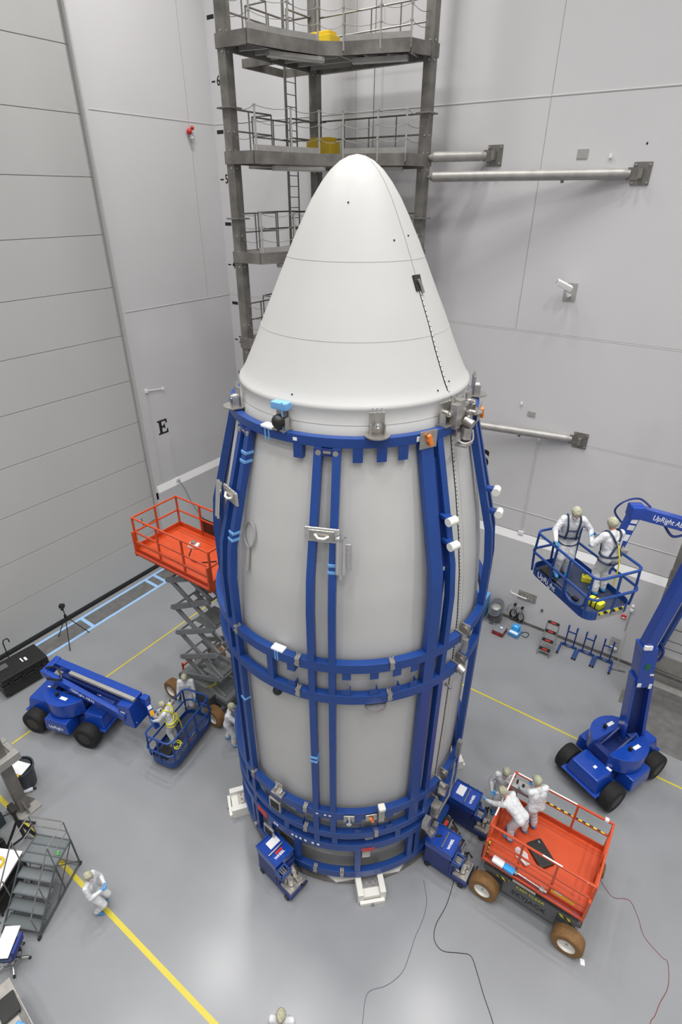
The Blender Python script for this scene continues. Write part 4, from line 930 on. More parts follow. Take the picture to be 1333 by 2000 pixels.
# extras on the SJ lift
SJ0 = set(bpy.data.objects)
m = MB(); m.box((-1.37, .1, 2.41), (.03, 1.3, .02)); m.box((-.6, .8, 2.41), (1.4, .03, .02)); m.box((.75, .8, 2.42), (.08, .08, .06)); m.box((.0, -.8, 2.405), (.42, .03, .02)); each(m, 'white_tape', 'paper', SJ)
MB().box((-.2, .8, 1.93), (2.0, .035, .035)).obj('hazard_strip', 'haz', SJ)
MB().box((-1.30, -.85, 1.62), (.03, .035, .5)).obj('hazard_strip', 'haz', SJ)
c = MB().box((-1.18, .62, 2.2), (.55, .25, .16)).obj('control_box', 'galvl', SJ, bevel=.02)
m = MB(); m.cyl((-1.25, .62, 2.28), (-1.25, .62, 2.40), .025, 8); m.cyl((-1.1, .62, 2.28), (-1.1, .62, 2.34), .035, 8); m.obj('joystick', 'blkp', c)
MB().tube(spline([(-1.2, .5, 2.1), (-1.15, .45, 1.8), (-1.22, .4, 1.6), (-1.1, .42, 1.9)]), .02, 6).obj('cord', 'blkp', c)
MB().box((.92, 0.05, 1.95), (.02, .45, .5)).obj('manual_box', 'blued', SJ); MB().box((.4, -.845, 1.52), (.5, .01, .16)).obj('amber_label', 'amber', SJ); MB().box((.65, -.905, 1.2), (.2, .01, .05)).obj('white_label', 'paper', SJ); MB().box((.3, -.846, 1.55), (.16, .01, .06)).obj('white_label', 'paper', SJ)
MB().bx(-.62, -.1, -.99, -.97, 1.2, 1.26).obj('clean_strip', 'ss', SJ)
for o_ in set(bpy.data.objects)-SJ0:
    if o_.parent == SJ: o_.location.x += .2
# things lying on the SJ deck
t = thing('black_case', 'black rectangular case lying flat on the orange lift deck', 'case', (18.12, -9.42, 1.34), R(-38)); MB().prism(rrect(.30, .20, .05), 0, .10).obj('body', 'blkp', t, bevel=.015); MB().box((-.22, .1, .105), (.06, .03, .01)).obj('latch', 'ss', t)
t = thing('clear_bag', 'crumpled clear plastic bag beside the black case on the orange deck', 'bag', (17.78, -9.72, 1.34), R(-30))
m = MB(); m.sphere((0, 0, .05), (.22, .12, .07), 14); m.v = [(x+random.uniform(-.03, .03), y+random.uniform(-.03, .03), max(.003, z+random.uniform(-.03, .03))) for x, y, z in m.v]; m.obj('film', mat('clear_film', (.8, .82, .84), .15, alpha=.55), t)
MB().box((.1, -.08, .09), (.22, .03, .03)).obj('tube', 'nylon', t)
t = thing('wipe_pack', 'white pack with blue end lying on the near ledge of the orange lift', 'pack', (17.5, -10.18, 1.36), R(-3)); MB().box((-.12, 0, .06), (.28, .16, .1)).obj('body', 'paper', t, bevel=.03); MB().box((.14, 0, .06), (.24, .15, .1)).obj('blue_end', 'cyan', t, bevel=.02)
t = thing('torque_wrench', 'long chrome torque bar on the near ledge of the orange lift', 'wrench', (18.02, -10.17, 1.42), R(-2)); m = MB(); m.cyl((-.28, 0, 0), (.36, 0, 0), .018, 8); m.obj('shaft', 'chrome', t, smooth=True); m = MB(); m.box((-.24, 0, 0), (.1, .08, .07)); m.box((.36, 0, 0), (.1, .08, .08)); m.cyl((.4, 0, 0), (.47, 0, 0), .03, 8); m.obj('head', 'ss', t, bevel=.01)
# things on the raised lift
t = thing('work_bag', 'small grey and white tool pile on the raised orange deck', 'tool bag', (7.0, -9.25, 5.62), 0.4); MB().prism(rrect(.16, .10, .03), 0, .12).obj('body', 'paper', t, bevel=.03); MB().prism(rrect(.08, .06, .02), .12, .2).obj('top', 'ss', t, bevel=.01)
MB().bx(-.55, -.05, .81, .84, 5.75, 6.25).obj('control_panel', 'blkp', LS, bevel=.01)
tag(MB().tube(spline([(7.05, -9.4, 5.64), (7.3, -9.7, 5.64), (7.7, -9.75, 5.64), (8.1, -9.4, 5.64)]), .015, 6).obj('air_hose', 'blkp', smooth=True), 'dark hose curling over the raised orange lift deck', 'hose')
t = thing('blue_box', 'small pale blue box behind the raised orange lift platform', 'box', (6.55, -7.7, 4.55)); MB().box((0, 0, .2), (.5, .4, .4)).obj('body', 'blue2', t, bevel=.02); MB().box((0, 0, .42), (.46, .36, .04)).obj('lid', 'blue2', t, bevel=.01)
t.location = (4.1, -5.9, 0); 
MB().tube([(-1.62, -.5, 5.5+1.0), (-1.8, -.35, 6.1), (-2.0, 0.2, 6.0)], .012, 5).obj('cord', 'blkp', LS)

# ------------------------------------------------------------------ boom lifts
def basket(t, L_, W_, detail=True, lettering=False):
    hx, hy = L_/2, W_/2; b = bpy.data.objects.new('basket', None)
    MB().prism(rrect(hx-.02, hy-.02, .22), 0, .03).obj('basket_floor', 'bmesh', t)
    m = MB(); P = rrect(hx, hy, .25); n = len(P); vs = []
    for x, y in P: vs += [V((x, y, -.04)), V((x, y, .17)), V((x*.985, y*.98, .17)), V((x*.985, y*.98, -.04))]
    m.add(vs, [(i*4+j, ((i+1) % n)*4+j, ((i+1) % n)*4+(j+1) % 4, i*4+(j+1) % 4) for i in range(n) for j in range(4)]); m.obj('toe_board', 'blue', t)
    for nm_, h_, s_ in (('top_rail', 1.05, 1.0), ('mid_rail', .55, 1.04)):
        MB().tube([V((x*s_, y*s_, h_)) for x, y in rrect(hx, hy, .16, 3)], .03, 8, True).obj(nm_, 'blue', t, smooth=True)
    for x, y in ((-hx+.1, -hy), (-hx*.25, -hy), (hx*.2, -hy), (hx-.12, -hy), (-hx, .0), (hx, .0), (-hx+.1, hy), (hx-.1, hy), (0, hy)):
        MB().tube([(x, y, .05), (x*1.02, y*1.03, .5), (x, y, 1.05)], .027, 8).obj('post', 'blue', t, smooth=True)
    MB().tube(spline([(hx*.2, -hy-.01, .55), (hx*.26, -hy-.01, .25), (hx*.5, -hy-.01, .14), (hx*.8, -hy-.01, .25), (hx*.86, -hy-.01, .55)], 5), .027, 8).obj('entry_hoop', 'blue', t, smooth=True)
    p = MB().box((0, hy+.02, 1.08), (.75, .26, .10), Matrix.Rotation(R(-15), 3, 'X')).obj('control_panel', 'galvl', t, bevel=.015)
    m = MB()
    for k_ in range(5): m.cyl((-.28+.14*k_, hy+.02, 1.14), (-.28+.14*k_, hy, 1.22), .018, 6)
    each(m, 'joystick', 'blkp', p)
def boom_lift(label, loc, rz, turret_rz):
    t = thing('boom_lift', label, 'boom lift', loc, rz, group='blue boom lifts')
    for x in (-.95, .95):
        for y in (-.72, .72): wheel(t, (x, y, .40), .40, .36, 'tyre', None)
    m = MB(); m.bx(-1.0, 1.0, -.42, .42, .38, .72); 
    for x in (-.95, .95): m.beam((x, -.6, .4), (x, .6, .4), .16, .16)
    m.obj('chassis', 'blued', t, bevel=.02)
    for s_ in (-1, 1):
        o = MB().box((0, s_*.66, .62), (.88, .50, .46), taper=.92).obj('side_box', 'blueb', t, bevel=.05)
        MB().box((0.1, s_*.66, .852), (.1, .08, .004)).obj('label', 'paper', o)
        if s_ < 0: text('UpRight', 'lettering', .16, basis((1, 0, .0), (0, .08, 1), (0, -.908, .60)), 'paper', o, .003)
    for s_ in (-1, 1):
        o = MB().box((s_*1.03, 0, .72), (.80, 1.06, .52), taper=.82).obj('hood', 'blueb', t, bevel=.08)
        MB().box((s_*1.02, 0, .52), (.92, 1.14, .04)).obj('hood_rim', 'blueb', o, bevel=.01)
        m = MB(); m.box((s_*1.03, .1, .984), (.1, .08, .006)); m.box((s_*.76, .34, .984), (.08, .14, .006)); m.obj('label', 'paper', o)
    m = MB(); m.box((.62, -.3, .80), (.1, .1, .01)); m.obj('orange_tag', 'oran', t); m = MB(); m.box((.6, .32, .80), (.1, .1, .01)); m.obj('yellow_tag', 'yweb', t)
    MB().cyl((0, 0, .70), (0, 0, .92), .45, 24).obj('slew_ring', 'blued', t)
    # turret: rounded horseshoe with a central slot
    R_ = .77; A = Matrix.Rotation(turret_rz-rz, 4, 'Z'); q = bpy.data.objects.new('turret', None)
    for s_ in (-1, 1):
        poly = [(-.60, s_*.24)]+[(R_*math.cos(R(a_)), s_*max(.24, R_*math.sin(R(a_)))) for a_ in range(160, -1, -10) if R_*math.sin(R(a_)) > .25]+[(.72, s_*.24)]
        if s_ < 0: poly = poly[::-1]
        m = MB(); m.prism(poly, .90, 1.42); m.xform(A); o = m.obj('turret_cowl', 'blueb', t, bevel=.07)
        m = MB(); m.cyl((-.1, s_*.42, 1.42), (-.1, s_*.42, 1.50), .05, 12); m.sphere((-.1, s_*.42, 1.53), .05, 12); m.xform(A); m.obj('beacon', 'blkp', o, smooth=True)
        m = MB(); m.box((.16, s_*.44, 1.424), (.24, .10, .006)); m.xform(A); m.obj('label', 'paper', o)
    m = MB(); m.bx(-.62, .62, -.25, .25, .88, .98); m.bx(-.69, -.5, -.27, .27, .92, 1.28); m.xform(A); m.obj('turret_deck', 'blued', t, bevel=.01)
    m = MB(); 
    for s_ in (-1, 1): m.beam((-.6, s_*.20, 1.05), (.4, s_*.20, 1.5), .05, .14)
    m.xform(A); m.obj('riser_link', 'blued', t)
    return t
# right lift, boom raised
RC = V((18.95, -4.98, 0)); RZ = R(246)
BR = boom_lift('blue boom lift on the right with its boom raised', tuple(RC), RZ, R(62))
MI = (Matrix.Translation(RC) @ Matrix.Rotation(RZ, 4, 'Z')).inverted()
def wob(mb, name, matl, par, **k_): return mb.xform(MI).obj(name, matl, par, **k_)
E0, E1, E2, J = V((19.2, -4.55, 1.25)), V((18.80, -4.88, 4.75)), V((19.18, -5.0, 8.35)), V((17.72, -5.98, 8.85))
sx = V((.83, .56, 0)).normalized(); nrm = V((.56, -.83, 0))
for s_ in (-1, 1): wob(MB().beam(E0+sx*s_*.27, E0.lerp(E1, .70)+sx*s_*.22, .09, .32, nrm), 'riser_side', 'blueb', BR, bevel=.01)
wob(MB().beam(E0+V((0, .12, 0)), E0.lerp(E1, .68)+V((0, .12, 0)), .42, .06, nrm), 'riser_back', 'blued', BR)
wob(MB().beam(E0.lerp(E1, .62), E1+V((0, 0, .05)), .40, .42, nrm), 'riser_box', 'blueb', BR, bevel=.02)
o = wob(MB().box(E0.lerp(E1, .84)+nrm*.215, (.14, .01, .2), Matrix.Rotation(R(34), 3, 'Z')), 'green_mark', 'green', BR)
m = MB(); q_ = Matrix.Rotation(R(34), 3, 'Z'); m.box(E0.lerp(E1, .65)+nrm*.22-sx*.14, (.1, .012, .12), q_); m.box(E0.lerp(E1, .64)+nrm*.22+sx*.15, (.08, .012, .16), q_); m.box(E0.lerp(E1, .76)+nrm*.22+sx*.14, (.1, .012, .05), q_); m.box(E1+nrm*.2-sx*.08+V((0, 0, .09)), (.2, .06, .12), q_); m.xform(MI); each(m, 'label', 'paper', BR)
wob(MB().beam(E1-V((0, 0, .25))-sx*.03, E2-sx*.02, .28, .30, nrm), 'lower_boom', 'blueb', BR, bevel=.02)
wob(MB().beam(E1+sx*.33-V((0, 0, .3)), E2+sx*.36, .08, .11, nrm), 'levelling_arm', 'blue', BR)
wob(MB().tube(spline([E1+sx*.28+nrm*.1+V((0, 0, .15)), E1+sx*.36+nrm*.16-V((0, 0, .1)), E1+sx*.30+nrm*.16-V((0, 0, .38)), E1+sx*.12+nrm*.14-V((0, 0, .32))]), .035, 8), 'hose', 'blued', BR, smooth=True)
wob(MB().cyl(E2-nrm*.3, E2+nrm*.3, .18, 16), 'knuckle', 'blueb', BR, smooth=True)
ub = (J-E2).normalized(); un = ub.cross(V((0, 0, 1))).normalized()
if un.dot(nrm) < 0: un = -un
UO = wob(MB().beam(E2, J-ub*.12, .22, .27), 'upper_boom', 'blueb', BR, bevel=.015)
tx = text('UpRight AB46', 'lettering', .17, MI @ basis(-ub, V((0, 0, 1)), J-ub*.80+un*.114), 'paper', UO, .003, sx=.9)
wob(MB().box(J, (.3, .3, .3), Matrix.Rotation(math.atan2(ub.y, ub.x), 3, 'Z')), 'jib_knuckle', 'blueb', BR, bevel=.04)
wob(MB().tube(spline([J+V((.25, .1, .12)), J+V((.0, .1, .25)), J+V((-.25, -.1, .2)), J+V((-.38, -.15, -.05)), J+V((-.2, -.1, -.3))]), .022, 6), 'hose', 'blued', BR, smooth=True)
wob(MB().tube(spline([J-ub*.75-V((0, 0, .16)), J-ub*.95+un*.08-V((0, 0, .32)), J-ub*1.25+un*.05-V((0, 0, .2))]), .03, 6), 'hose', 'blued', BR, smooth=True)
JE = V((17.47, -6.12, 7.25)); jd = (JE-J).normalized()
jo = wob(MB().beam(J, JE, .20, .24, nrm), 'jib', 'blueb', BR, bevel=.015)
for fz, cl, ln in ((.12, 'paper', .10), (.22, 'hub', .12), (.38, 'paper', .16), (.58, 'amber', .2)):
    p = J.lerp(JE, fz); m = MB(); m.beam(p+nrm*.123-jd*ln/2, p+nrm*.123+jd*ln/2, .14, .006, nrm); wob(m, 'label', cl, jo)
BK = bpy.data.objects.new('basket', None); C.objects.link(BK); BK.parent = BR; BK.matrix_local = MI @ Matrix.Translation((17.09, -6.68, 6.95)) @ Matrix.Rotation(R(-36), 4, 'Z')
basket(BK, 1.98, 1.20)
text('UpRight', 'lettering', .19, basis((1, 0, 0), (0, 0, 1), (-.36, -.607, .07)), 'paper', BK, .003)
MB().bx(.993, 1.0, -.35, .35, -.04, .17).obj('end_plate', 'galvl', BK); MB().bx(1.0, 1.005, -.32, .32, .08, .17).obj('hazard_strip', stripes('hazard_tape_end', (.75, .65, .03), (.015, .015, .015), 5, (0, 1, .8)), BK)
BKW = Matrix.Translation((17.09, -6.68, 6.98)) @ Matrix.Rotation(R(-36), 4, 'Z')
def inb(x, y, z): return tuple(BKW @ V((x, y, z)))
t = thing('laptop_case', 'black flat case on the left end of the raised basket floor', 'case', inb(-.62, -.22, 0), R(-36)); MB().prism(rrect(.2, .26, .04), 0, .06).obj('body', 'blkp', t, bevel=.01); MB().prism(rrect(.18, .24, .04), .06, .085).obj('lid', 'blkp', t, bevel=.01)
t = thing('tool_bag', 'yellow tool pouch with black straps on the right end of the raised basket', 'tool bag', inb(.66, -.1, 0), R(-20)); MB().prism(rrect(.17, .11, .05), 0, .16).obj('body', 'yweb', t, bevel=.03); m = MB(); m.bx(-.05, -.03, -.12, .12, .0, .17); m.bx(.05, .07, -.12, .12, 0, .17); each(m, 'strap', 'blkp', t)
t = thing('tool_bag', 'small yellow bag between the two people in the raised basket', 'tool bag', inb(-.12, .32, 0), R(10)); MB().prism(rrect(.11, .08, .03), 0, .14).obj('body', 'yweb', t, bevel=.02); MB().tube([(-.08, 0, .14), (0, 0, .24), (.08, 0, .14)], .01, 5).obj('strap', 'blkp', t)
t = thing('torque_wrench', 'long chrome torque bar on the raised basket floor', 'wrench', inb(.0, -.38, .04), R(-36)); MB().cyl((-.42, 0, 0), (.4, 0, 0), .016, 8).obj('shaft', 'chrome', t, smooth=True); m = MB(); m.box((-.34, 0, 0), (.1, .08, .06)); m.box((.36, 0, 0), (.14, .09, .06)); m.obj('head', 'black', t, bevel=.01)
# left lift, boom stowed
LC = V((4.55, -12.80, 0)); LZ = R(18)
BL = boom_lift('blue boom lift on the left with its boom folded down', tuple(LC), LZ, R(14))
MI = (Matrix.Translation(LC) @ Matrix.Rotation(LZ, 4, 'Z')).inverted()
bd = V((math.cos(R(12)), math.sin(R(12)), 0)); bn = V((-bd.y, bd.x, 0)); B0 = V((3.85, -12.85, 0))
Bp = lambda s_, n_, z_: B0+bd*s_+bn*n_+V((0, 0, z_))
o = wob(MB().beam(Bp(.1, .17, 1.92), Bp(3.25, .17, 1.78), .24, .26), 'upper_boom', 'blueb', BL, bevel=.02)
wob(MB().beam(Bp(.75, .0, 1.95), Bp(3.22, .0, 1.84), .12, .10), 'boom_slide', 'galvl', BL, bevel=.01)
wob(MB().beam(Bp(.4, -.0, 1.75), Bp(3.1, -.0, 1.6), .2, .12), 'boom_core', 'blued', BL)
o2 = wob(MB().beam(Bp(.05, -.26, 1.85), Bp(3.0, -.26, 1.30), .16, .26), 'lower_boom', 'blueb', BL, bevel=.02)
text('UpRight AB46', 'lettering', .15, MI @ basis(Bp(3.0, 0, 1.3)-Bp(.05, 0, 1.85), V((0, 0, 1)), Bp(1.5, -.342, 1.60)), 'paper', o2, .003)
wob(MB().beam(Bp(-.02, -.34, 1.85), Bp(-.02, .34, 1.92), .22, .3), 'rear_knuckle', 'blueb', BL, bevel=.04)
wob(MB().beam(Bp(2.8, 0, 1.32), Bp(3.25, 0, 1.36), .56, .85), 'front_box', 'blueb', BL, bevel=.02)
m = MB(); m.box(Bp(3.26, -.2, 1.05), (.02, .08, .12)); m.box(Bp(2.95, -.288, 1.5), (.16, .006, .05), Matrix.Rotation(R(12), 3, 'Z')); wob(m, 'label', 'paper', BL)
wob(MB().tube(spline([Bp(.0, -.2, 2.05), Bp(.35, -.1, 2.1), Bp(.7, -.3, 1.95), Bp(.2, -.4, 1.85)]), .03, 6), 'hose', 'blkp', BL, smooth=True)
J2 = Bp(3.42, .20, 1.75); JE2 = V((7.52, -12.0, .85))
wob(MB().box(J2, (.24, .2, .26), Matrix.Rotation(R(12), 3, 'Z')), 'jib_knuckle', 'blueb', BL, bevel=.03)
jd = (JE2-J2).normalized(); jo = wob(MB().beam(J2, JE2, .16, .2), 'jib', 'blueb', BL, bevel=.015)
sdv, uv_, _ = frame_from(jd)
for fz, cl, ln in ((.25, 'paper', .12), (.45, 'amber', .18)): p = J2.lerp(JE2, fz)+uv_*.103; wob(MB().beam(p-jd*ln/2, p+jd*ln/2, .12, .006, uv_), 'label', cl, jo)
BK2 = bpy.data.objects.new('basket', None); C.objects.link(BK2); BK2.parent = BL; BK2.matrix_local = MI @ Matrix.Translation((8.0, -11.55, .22)) @ Matrix.Rotation(R(102), 4, 'Z')
basket(BK2, 1.9, .92)
BKW = Matrix.Translation((8.0, -11.55, .25)) @ Matrix.Rotation(R(102), 4, 'Z')
t = thing('laptop_case', 'black flat case in the near corner of the lowered basket', 'case', inb(-.62, .12, 0), R(100)); MB().prism(rrect(.18, .2, .04), 0, .06).obj('body', 'blkp', t, bevel=.01); MB().prism(rrect(.16, .18, .04), .06, .09).obj('lid', 'blkp', t, bevel=.01)
t = thing('safety_lanyard', 'coil of yellow lanyard webbing on the floor of the lowered basket', 'lanyard', inb(-.3, -.02, 0), 0)
m = MB(); m.tube(spline([(.2*math.cos(i*.9)*(1-.04*i), .16*math.sin(i*.9)*(1-.04*i), .03+.02*(i % 3)) for i in range(15)], 4), .018, 6); m.obj('webbing', 'yweb', t, smooth=True); MB().box((.1, .1, .04), (.08, .05, .03)).obj('hook', 'blkp', t)
t = thing('torque_wrench', 'long chrome bar leaning along the near rail of the lowered basket', 'wrench', inb(-.1, -.36, .05), R(102)); MB().cyl((-.5, 0, 0), (.45, 0, .25), .014, 8).obj('shaft', 'chrome', t, smooth=True); MB().box((.0, 0, .13), (.08, .05, .05)).obj('red_collar', 'red', t, bevel=.01)

# ------------------------------------------------------------------ wheel dollies at the frame base
def dolly(label, loc, rz, tagm):
    t = thing('wheel_dolly', label, 'dolly', loc, rz, group='blue wheel dollies at the frame base')
    MB().prism(rrect(.36, .29, .02), .80, 1.0).obj('top_box', 'blueb', t, bevel=.015)
    m = MB(); m.bx(-.34, .34, -.30, -.27, 1.0, 1.03); m.bx(-.34, .34, .27, .30, 1.0, 1.03); m.bx(-.37, -.34, -.30, .30, 1.0, 1.03); m.bx(.34, .37, -.30, .30, 1.0, 1.03); m.obj('rim', 'blue', t, bevel=.004)
    m = MB(); m.cyl((.05, -.24, 1.04), (.05, .2, 1.04), .018, 8); m.obj('grab_bar', 'ss', t, smooth=True)
    if tagm != 2: MB().box((-.14, .06, 1.003), (.20, .30, .006)).obj('paper', 'paper', t)
    else: MB().box((-.12, -.0, 1.01), (.16, .05, .03), Matrix.Rotation(R(40), 3, 'Z')).obj('black_tool', 'blkp', t)
    text('WHEEL', 'lettering', .09, basis((0, 1, 0), (-1, 0, 0), (.20, -.02, 1.003)), 'paper', t, .002, offset=.003)
    if tagm == 0: MB().box((.12, .02, 1.006), (.06, .20, .01)).obj('red_tag', 'red', t)
    m = MB(); m.bx(.38, .42, -.32, -.06, .78, .94); m.bx(.38, .62, -.34, -.30, .78, .94); m.bx(.38, .62, -.08, -.04, .78, .94); m.bx(.58, .62, -.34, -.04, .78, .94); m.obj('handle_frame', 'blue', t, bevel=.008)
    m = MB(); 
    for y in (-.24, -.19, -.14): m.cyl((.40, y, .9), (.58, y, .9), .012, 6)
    each(m, 'shifter_rod', 'ss', t)
    m = MB(); m.bx(-.34, .32, -.28, .28, .20, .80); m.bx(.32, .46, -.22, .22, .26, .6); m.obj('body', 'blued', t, bevel=.02)
    m = MB(); m.bx(-.36, .80, -.27, .27, .10, .24); m.bx(.30, .40, -.26, .26, .14, .7); m.obj('base_frame', 'blued', t, bevel=.01)
    m = MB(); m.bx(.42, .78, -.24, .25, .24, .34); m.bx(.44, .60, .02, .20, .36, .60); m.bx(.42, .56, -.16, .0, .36, .72); m.cyl((.62, -.08, .36), (.62, -.08, .58), .07, 12); m.cyl((.50, .12, .36), (.50, .12, .66), .05, 12); m.bx(.58, .74, .04, .18, .36, .46); m.obj('jack_unit', 'ss', t, bevel=.006)
    m = MB(); m.tube([(.45, .14, .5), (.62, .16, .80), (.70, .2, .62)], .025, 8); m.tube([(.78, .1, .30), (.86, .12, .32), (.88, .22, .40)], .018, 8); m.box((.56, .16, .6), (.1, .06, .25)); m.obj('crank_handle', 'blkp', t, smooth=True)
    m = MB(); m.tube([(-.2, .29, .9), (-.2, .36, .9), (-.05, .38, .92)], .012, 6); m.cyl((.2, .29, .88), (.2, .37, .95), .012, 6); m.obj('side_lever', 'blkp', t)
    for x in (-.24, .66):
        for y in (-.27, .27): wheel(t, (x, y, .07), .07, .05, 'blkp', None)
    return t
dolly('blue wheel dolly with white paper on top at the left front of the frame', (12.80, -12.72, 0), R(-8), 0)
dolly('blue wheel dolly nearest the camera at the right of the frame', (16.05, -10.18, 0), R(0), 2)
dolly('blue wheel dolly with white paper behind the nearer dolly at the right', (16.02, -8.80, 0), R(0), 1)

# ------------------------------------------------------------------ step ladders
def steps(label, loc, rz, n=4, w=.42, h=1.05):
    t = thing('step_ladder', label, 'step ladder', loc, rz, group='grey step ladders with red tread labels')
    dy = .20; 
    for s_ in (-1, 1): MB().beam((s_*w/2, 0, 0), (s_*w/2, dy*n, h), .03, .04).obj('side_rail', 'chrome', t); MB().beam((s_*w/2, dy*n+.12, 0), (s_*w/2, dy*n, h), .022, .022).obj('rear_leg', 'stanch', t)
    for k_ in range(n):
        f_ = (k_+.75)/(n-.1); o = MB().box((0, dy*n*f_, h*f_), (w*.94, .20, .035)).obj('tread', 'blkp', t, bevel=.006)
        MB().box((0, dy*n*f_, h*f_+.02), (w*.42, .08, .004)).obj('red_label', 'red', o)
        MB().box((0, dy*n*f_-.10, h*f_), (w*.94, .01, .035)).obj('nosing', 'stanch', o)
    return t
steps('four-step grey ladder with red tread labels against the right wall', (15.93, -1.45, 0), 0)
steps('grey step ladder with red tread labels squeezed between the two right dollies', (16.45, -9.62, 0), R(90), 3, .40, .75)

# ------------------------------------------------------------------ blue stands along the wall
for i, (x, lb) in enumerate(((16.30, 'left stand, next to the step ladder'), (16.93, 'middle one of three'), (17.56, 'right one, next to the mop'))):
    t = thing('support_stand', 'blue steel H-shaped wall stand, %s' % lb, 'stand', (x, -.42, 0), 0, group='blue stands along the wall')
    MB().beam((0, 0, .09), (.58, 0, .09), .06, .07).obj('base_beam', 'blue', t)
    for fx in (.02, .56): f_ = MB().beam((fx, .02, .06), (fx, -.55, .05), .06, .06).obj('foot', 'blue', t, bevel=.005); MB().box((fx, -.56, .045), (.065, .04, .065)).obj('rubber_tip', 'black', f_)
    for fx in (.14, .44): MB().beam((fx, 0, .1), (fx, 0, .86), .045, .045).obj('upright', 'blued', t); MB().beam((fx, 0, .84), (fx, 0, 1.0), .06, .06).obj('cap', 'blue', t)
    MB().beam((.14, 0, .72), (.44, 0, .72), .04, .04).obj('crossbar', 'blue', t); m = MB(); m.box((.04, -.03, .13), (.04, .04, .06)); m.box((.3, -.035, .11), (.14, .01, .03)); each(m, 'pin', 'chrome', t)
# mop, wire basket, wall conduit
t = thing('floor_mop', 'thin steel floor mop leaning on the wall behind the raised lift', 'mop', (18.30, -.62, 0))
MB().cyl((0, 0, .06), (-.05, .46, 1.35), .014, 8).obj('handle', 'stanch', t); MB().tube([(-.25, -.02, .02), (-.12, -.05, .03), (.3, .08, .02)], .022, 6).obj('head', 'galv', t); MB().box((0, 0, .05), (.1, .06, .05)).obj('clip', 'chrome', t)
t = thing('conduit', 'vertical wall conduit with white switch box above the mop', 'conduit', (18.17, -.10, 1.4)); MB().cyl((0, -.02, 0), (0, -.02, 1.0), .014, 6).obj('pipe', 'galvl', t); MB().bx(-.05, .05, -.09, 0, .9, 1.0).obj('switch', 'trim', t, bevel=.01); MB().bx(-.04, .04, -.07, 0, 1.07, 1.15).obj('cap', 'trim', t, bevel=.01)
t = thing('wire_basket', 'small wire rack with a white pad on the wall beside the mop', 'rack', (18.0, -.11, .35)); m = MB()
for k_ in range(7): m.cyl((-.15+.05*k_, -.02, 0), (-.15+.05*k_, -.02, .62), .005, 5)
for k_ in range(5): m.cyl((-.15, -.02, .15*k_), (.15, -.02, .15*k_), .005, 5)
m.obj('wires', 'rail', t); MB().bx(-.11, .11, -.07, -.02, .12, .22).obj('pad', 'paper', t, bevel=.01)
t = thing('bottle', 'small chrome spray bottle on the floor by the wall near the mop', 'bottle', (18.08, -.34, 0)); MB().cyl((0, 0, 0), (0, 0, .16), .04, 10).obj('body', 'ss', t, smooth=True); MB().cyl((0, 0, .16), (0, 0, .22), .018, 8).obj('neck', 'hub', t)
# vacuum, cases
t = thing('vacuum_cart', 'tall light blue machine on castors beside the frame by the right wall', 'vacuum', (13.12, -.62, 0)); MB().bx(-.24, .24, -.32, .30, .10, 1.0).obj('body', 'blue2', t, bevel=.03); MB().bx(-.24, .24, -.32, .3, 1.0, 1.06).obj('lid', 'tapeb', t, bevel=.02)
for x in (-.18, .18):
    for y in (-.26, .24): wheel(t, (x, y, .06), .06, .05, 'blkp', None, ax=(1, 0, 0))
t = thing('hose_reel', 'grey vacuum cleaner drum wrapped with loops of grey hose', 'vacuum', (13.72, -.52, 0)); MB().cyl((0, 0, .05), (0, 0, .62), .22, 20).obj('drum', 'galv', t, smooth=True); MB().sphere((0, 0, .62), (.22, .22, .10), 16).obj('dome', 'galvl', t, smooth=True)
m = MB()
for k_ in range(4): m.tube([(.24*math.cos(a_), .05+.25*math.sin(a_)-.05*k_, .72-.05*k_+.12*math.sin(a_)) for a_ in [2*math.pi*i/20 for i in range(20)]], .028, 6, True)
m.tube(spline([(.2, -.1, .7), (.32, -.2, .5), (.3, -.22, .2), (.2, -.25, .05)]), .028, 6); m.tube(spline([(-.2, -.1, .6), (-.1, -.3, .4), (.1, -.28, .3), (.05, -.35, .1), (-.1, -.3, .03)]), .025, 6); m.obj('hose', 'hose', t, smooth=True)
t = thing('organizer_case', 'dark red case with a clear lid on the floor by the wall', 'case', (14.16, -1.12, 0), R(-2)); MB().bx(-.22, .22, -.24, .24, 0, .16).obj('base', 'dred', t, bevel=.02); MB().bx(-.2, .2, -.22, .22, .16, .19).obj('lid', 'glass', t, bevel=.01); MB().bx(-.02, .08, .05, .12, .19, .195).obj('label', 'paper', t); MB().bx(-.06, .08, -.25, -.24, .06, .11).obj('latch', 'red', t)
t = thing('tool_case', 'pale blue open case on the floor under the black cables', 'case', (14.68, -.88, 0), R(-6)); MB().bx(-.2, .2, -.22, .2, 0, .16).obj('base', 'blue2', t, bevel=.02); MB().bx(-.16, .16, -.19, -.06, .16, .18).obj('tray', 'foam', t)
t = thing('blue_box', 'bright blue instrument box standing in the pale blue case', 'box', (14.68, -.82, .161), R(-6)); MB().bx(-.13, .13, -.12, .14, 0, .2).obj('body', 'cyan', t, bevel=.02); MB().bx(-.05, .05, -.04, .0, .2, .203).obj('label', 'paper', t)
tag(MB().tube(spline([(14.85, -.75, .02), (15.0, -.55, .02), (15.15, -.6, .02), (15.1, -.85, .02), (14.95, -.8, .02)]), .012, 6).obj('power_cord', 'blkp', smooth=True), 'black power cord curling on the floor right of the blue box', 'cord')

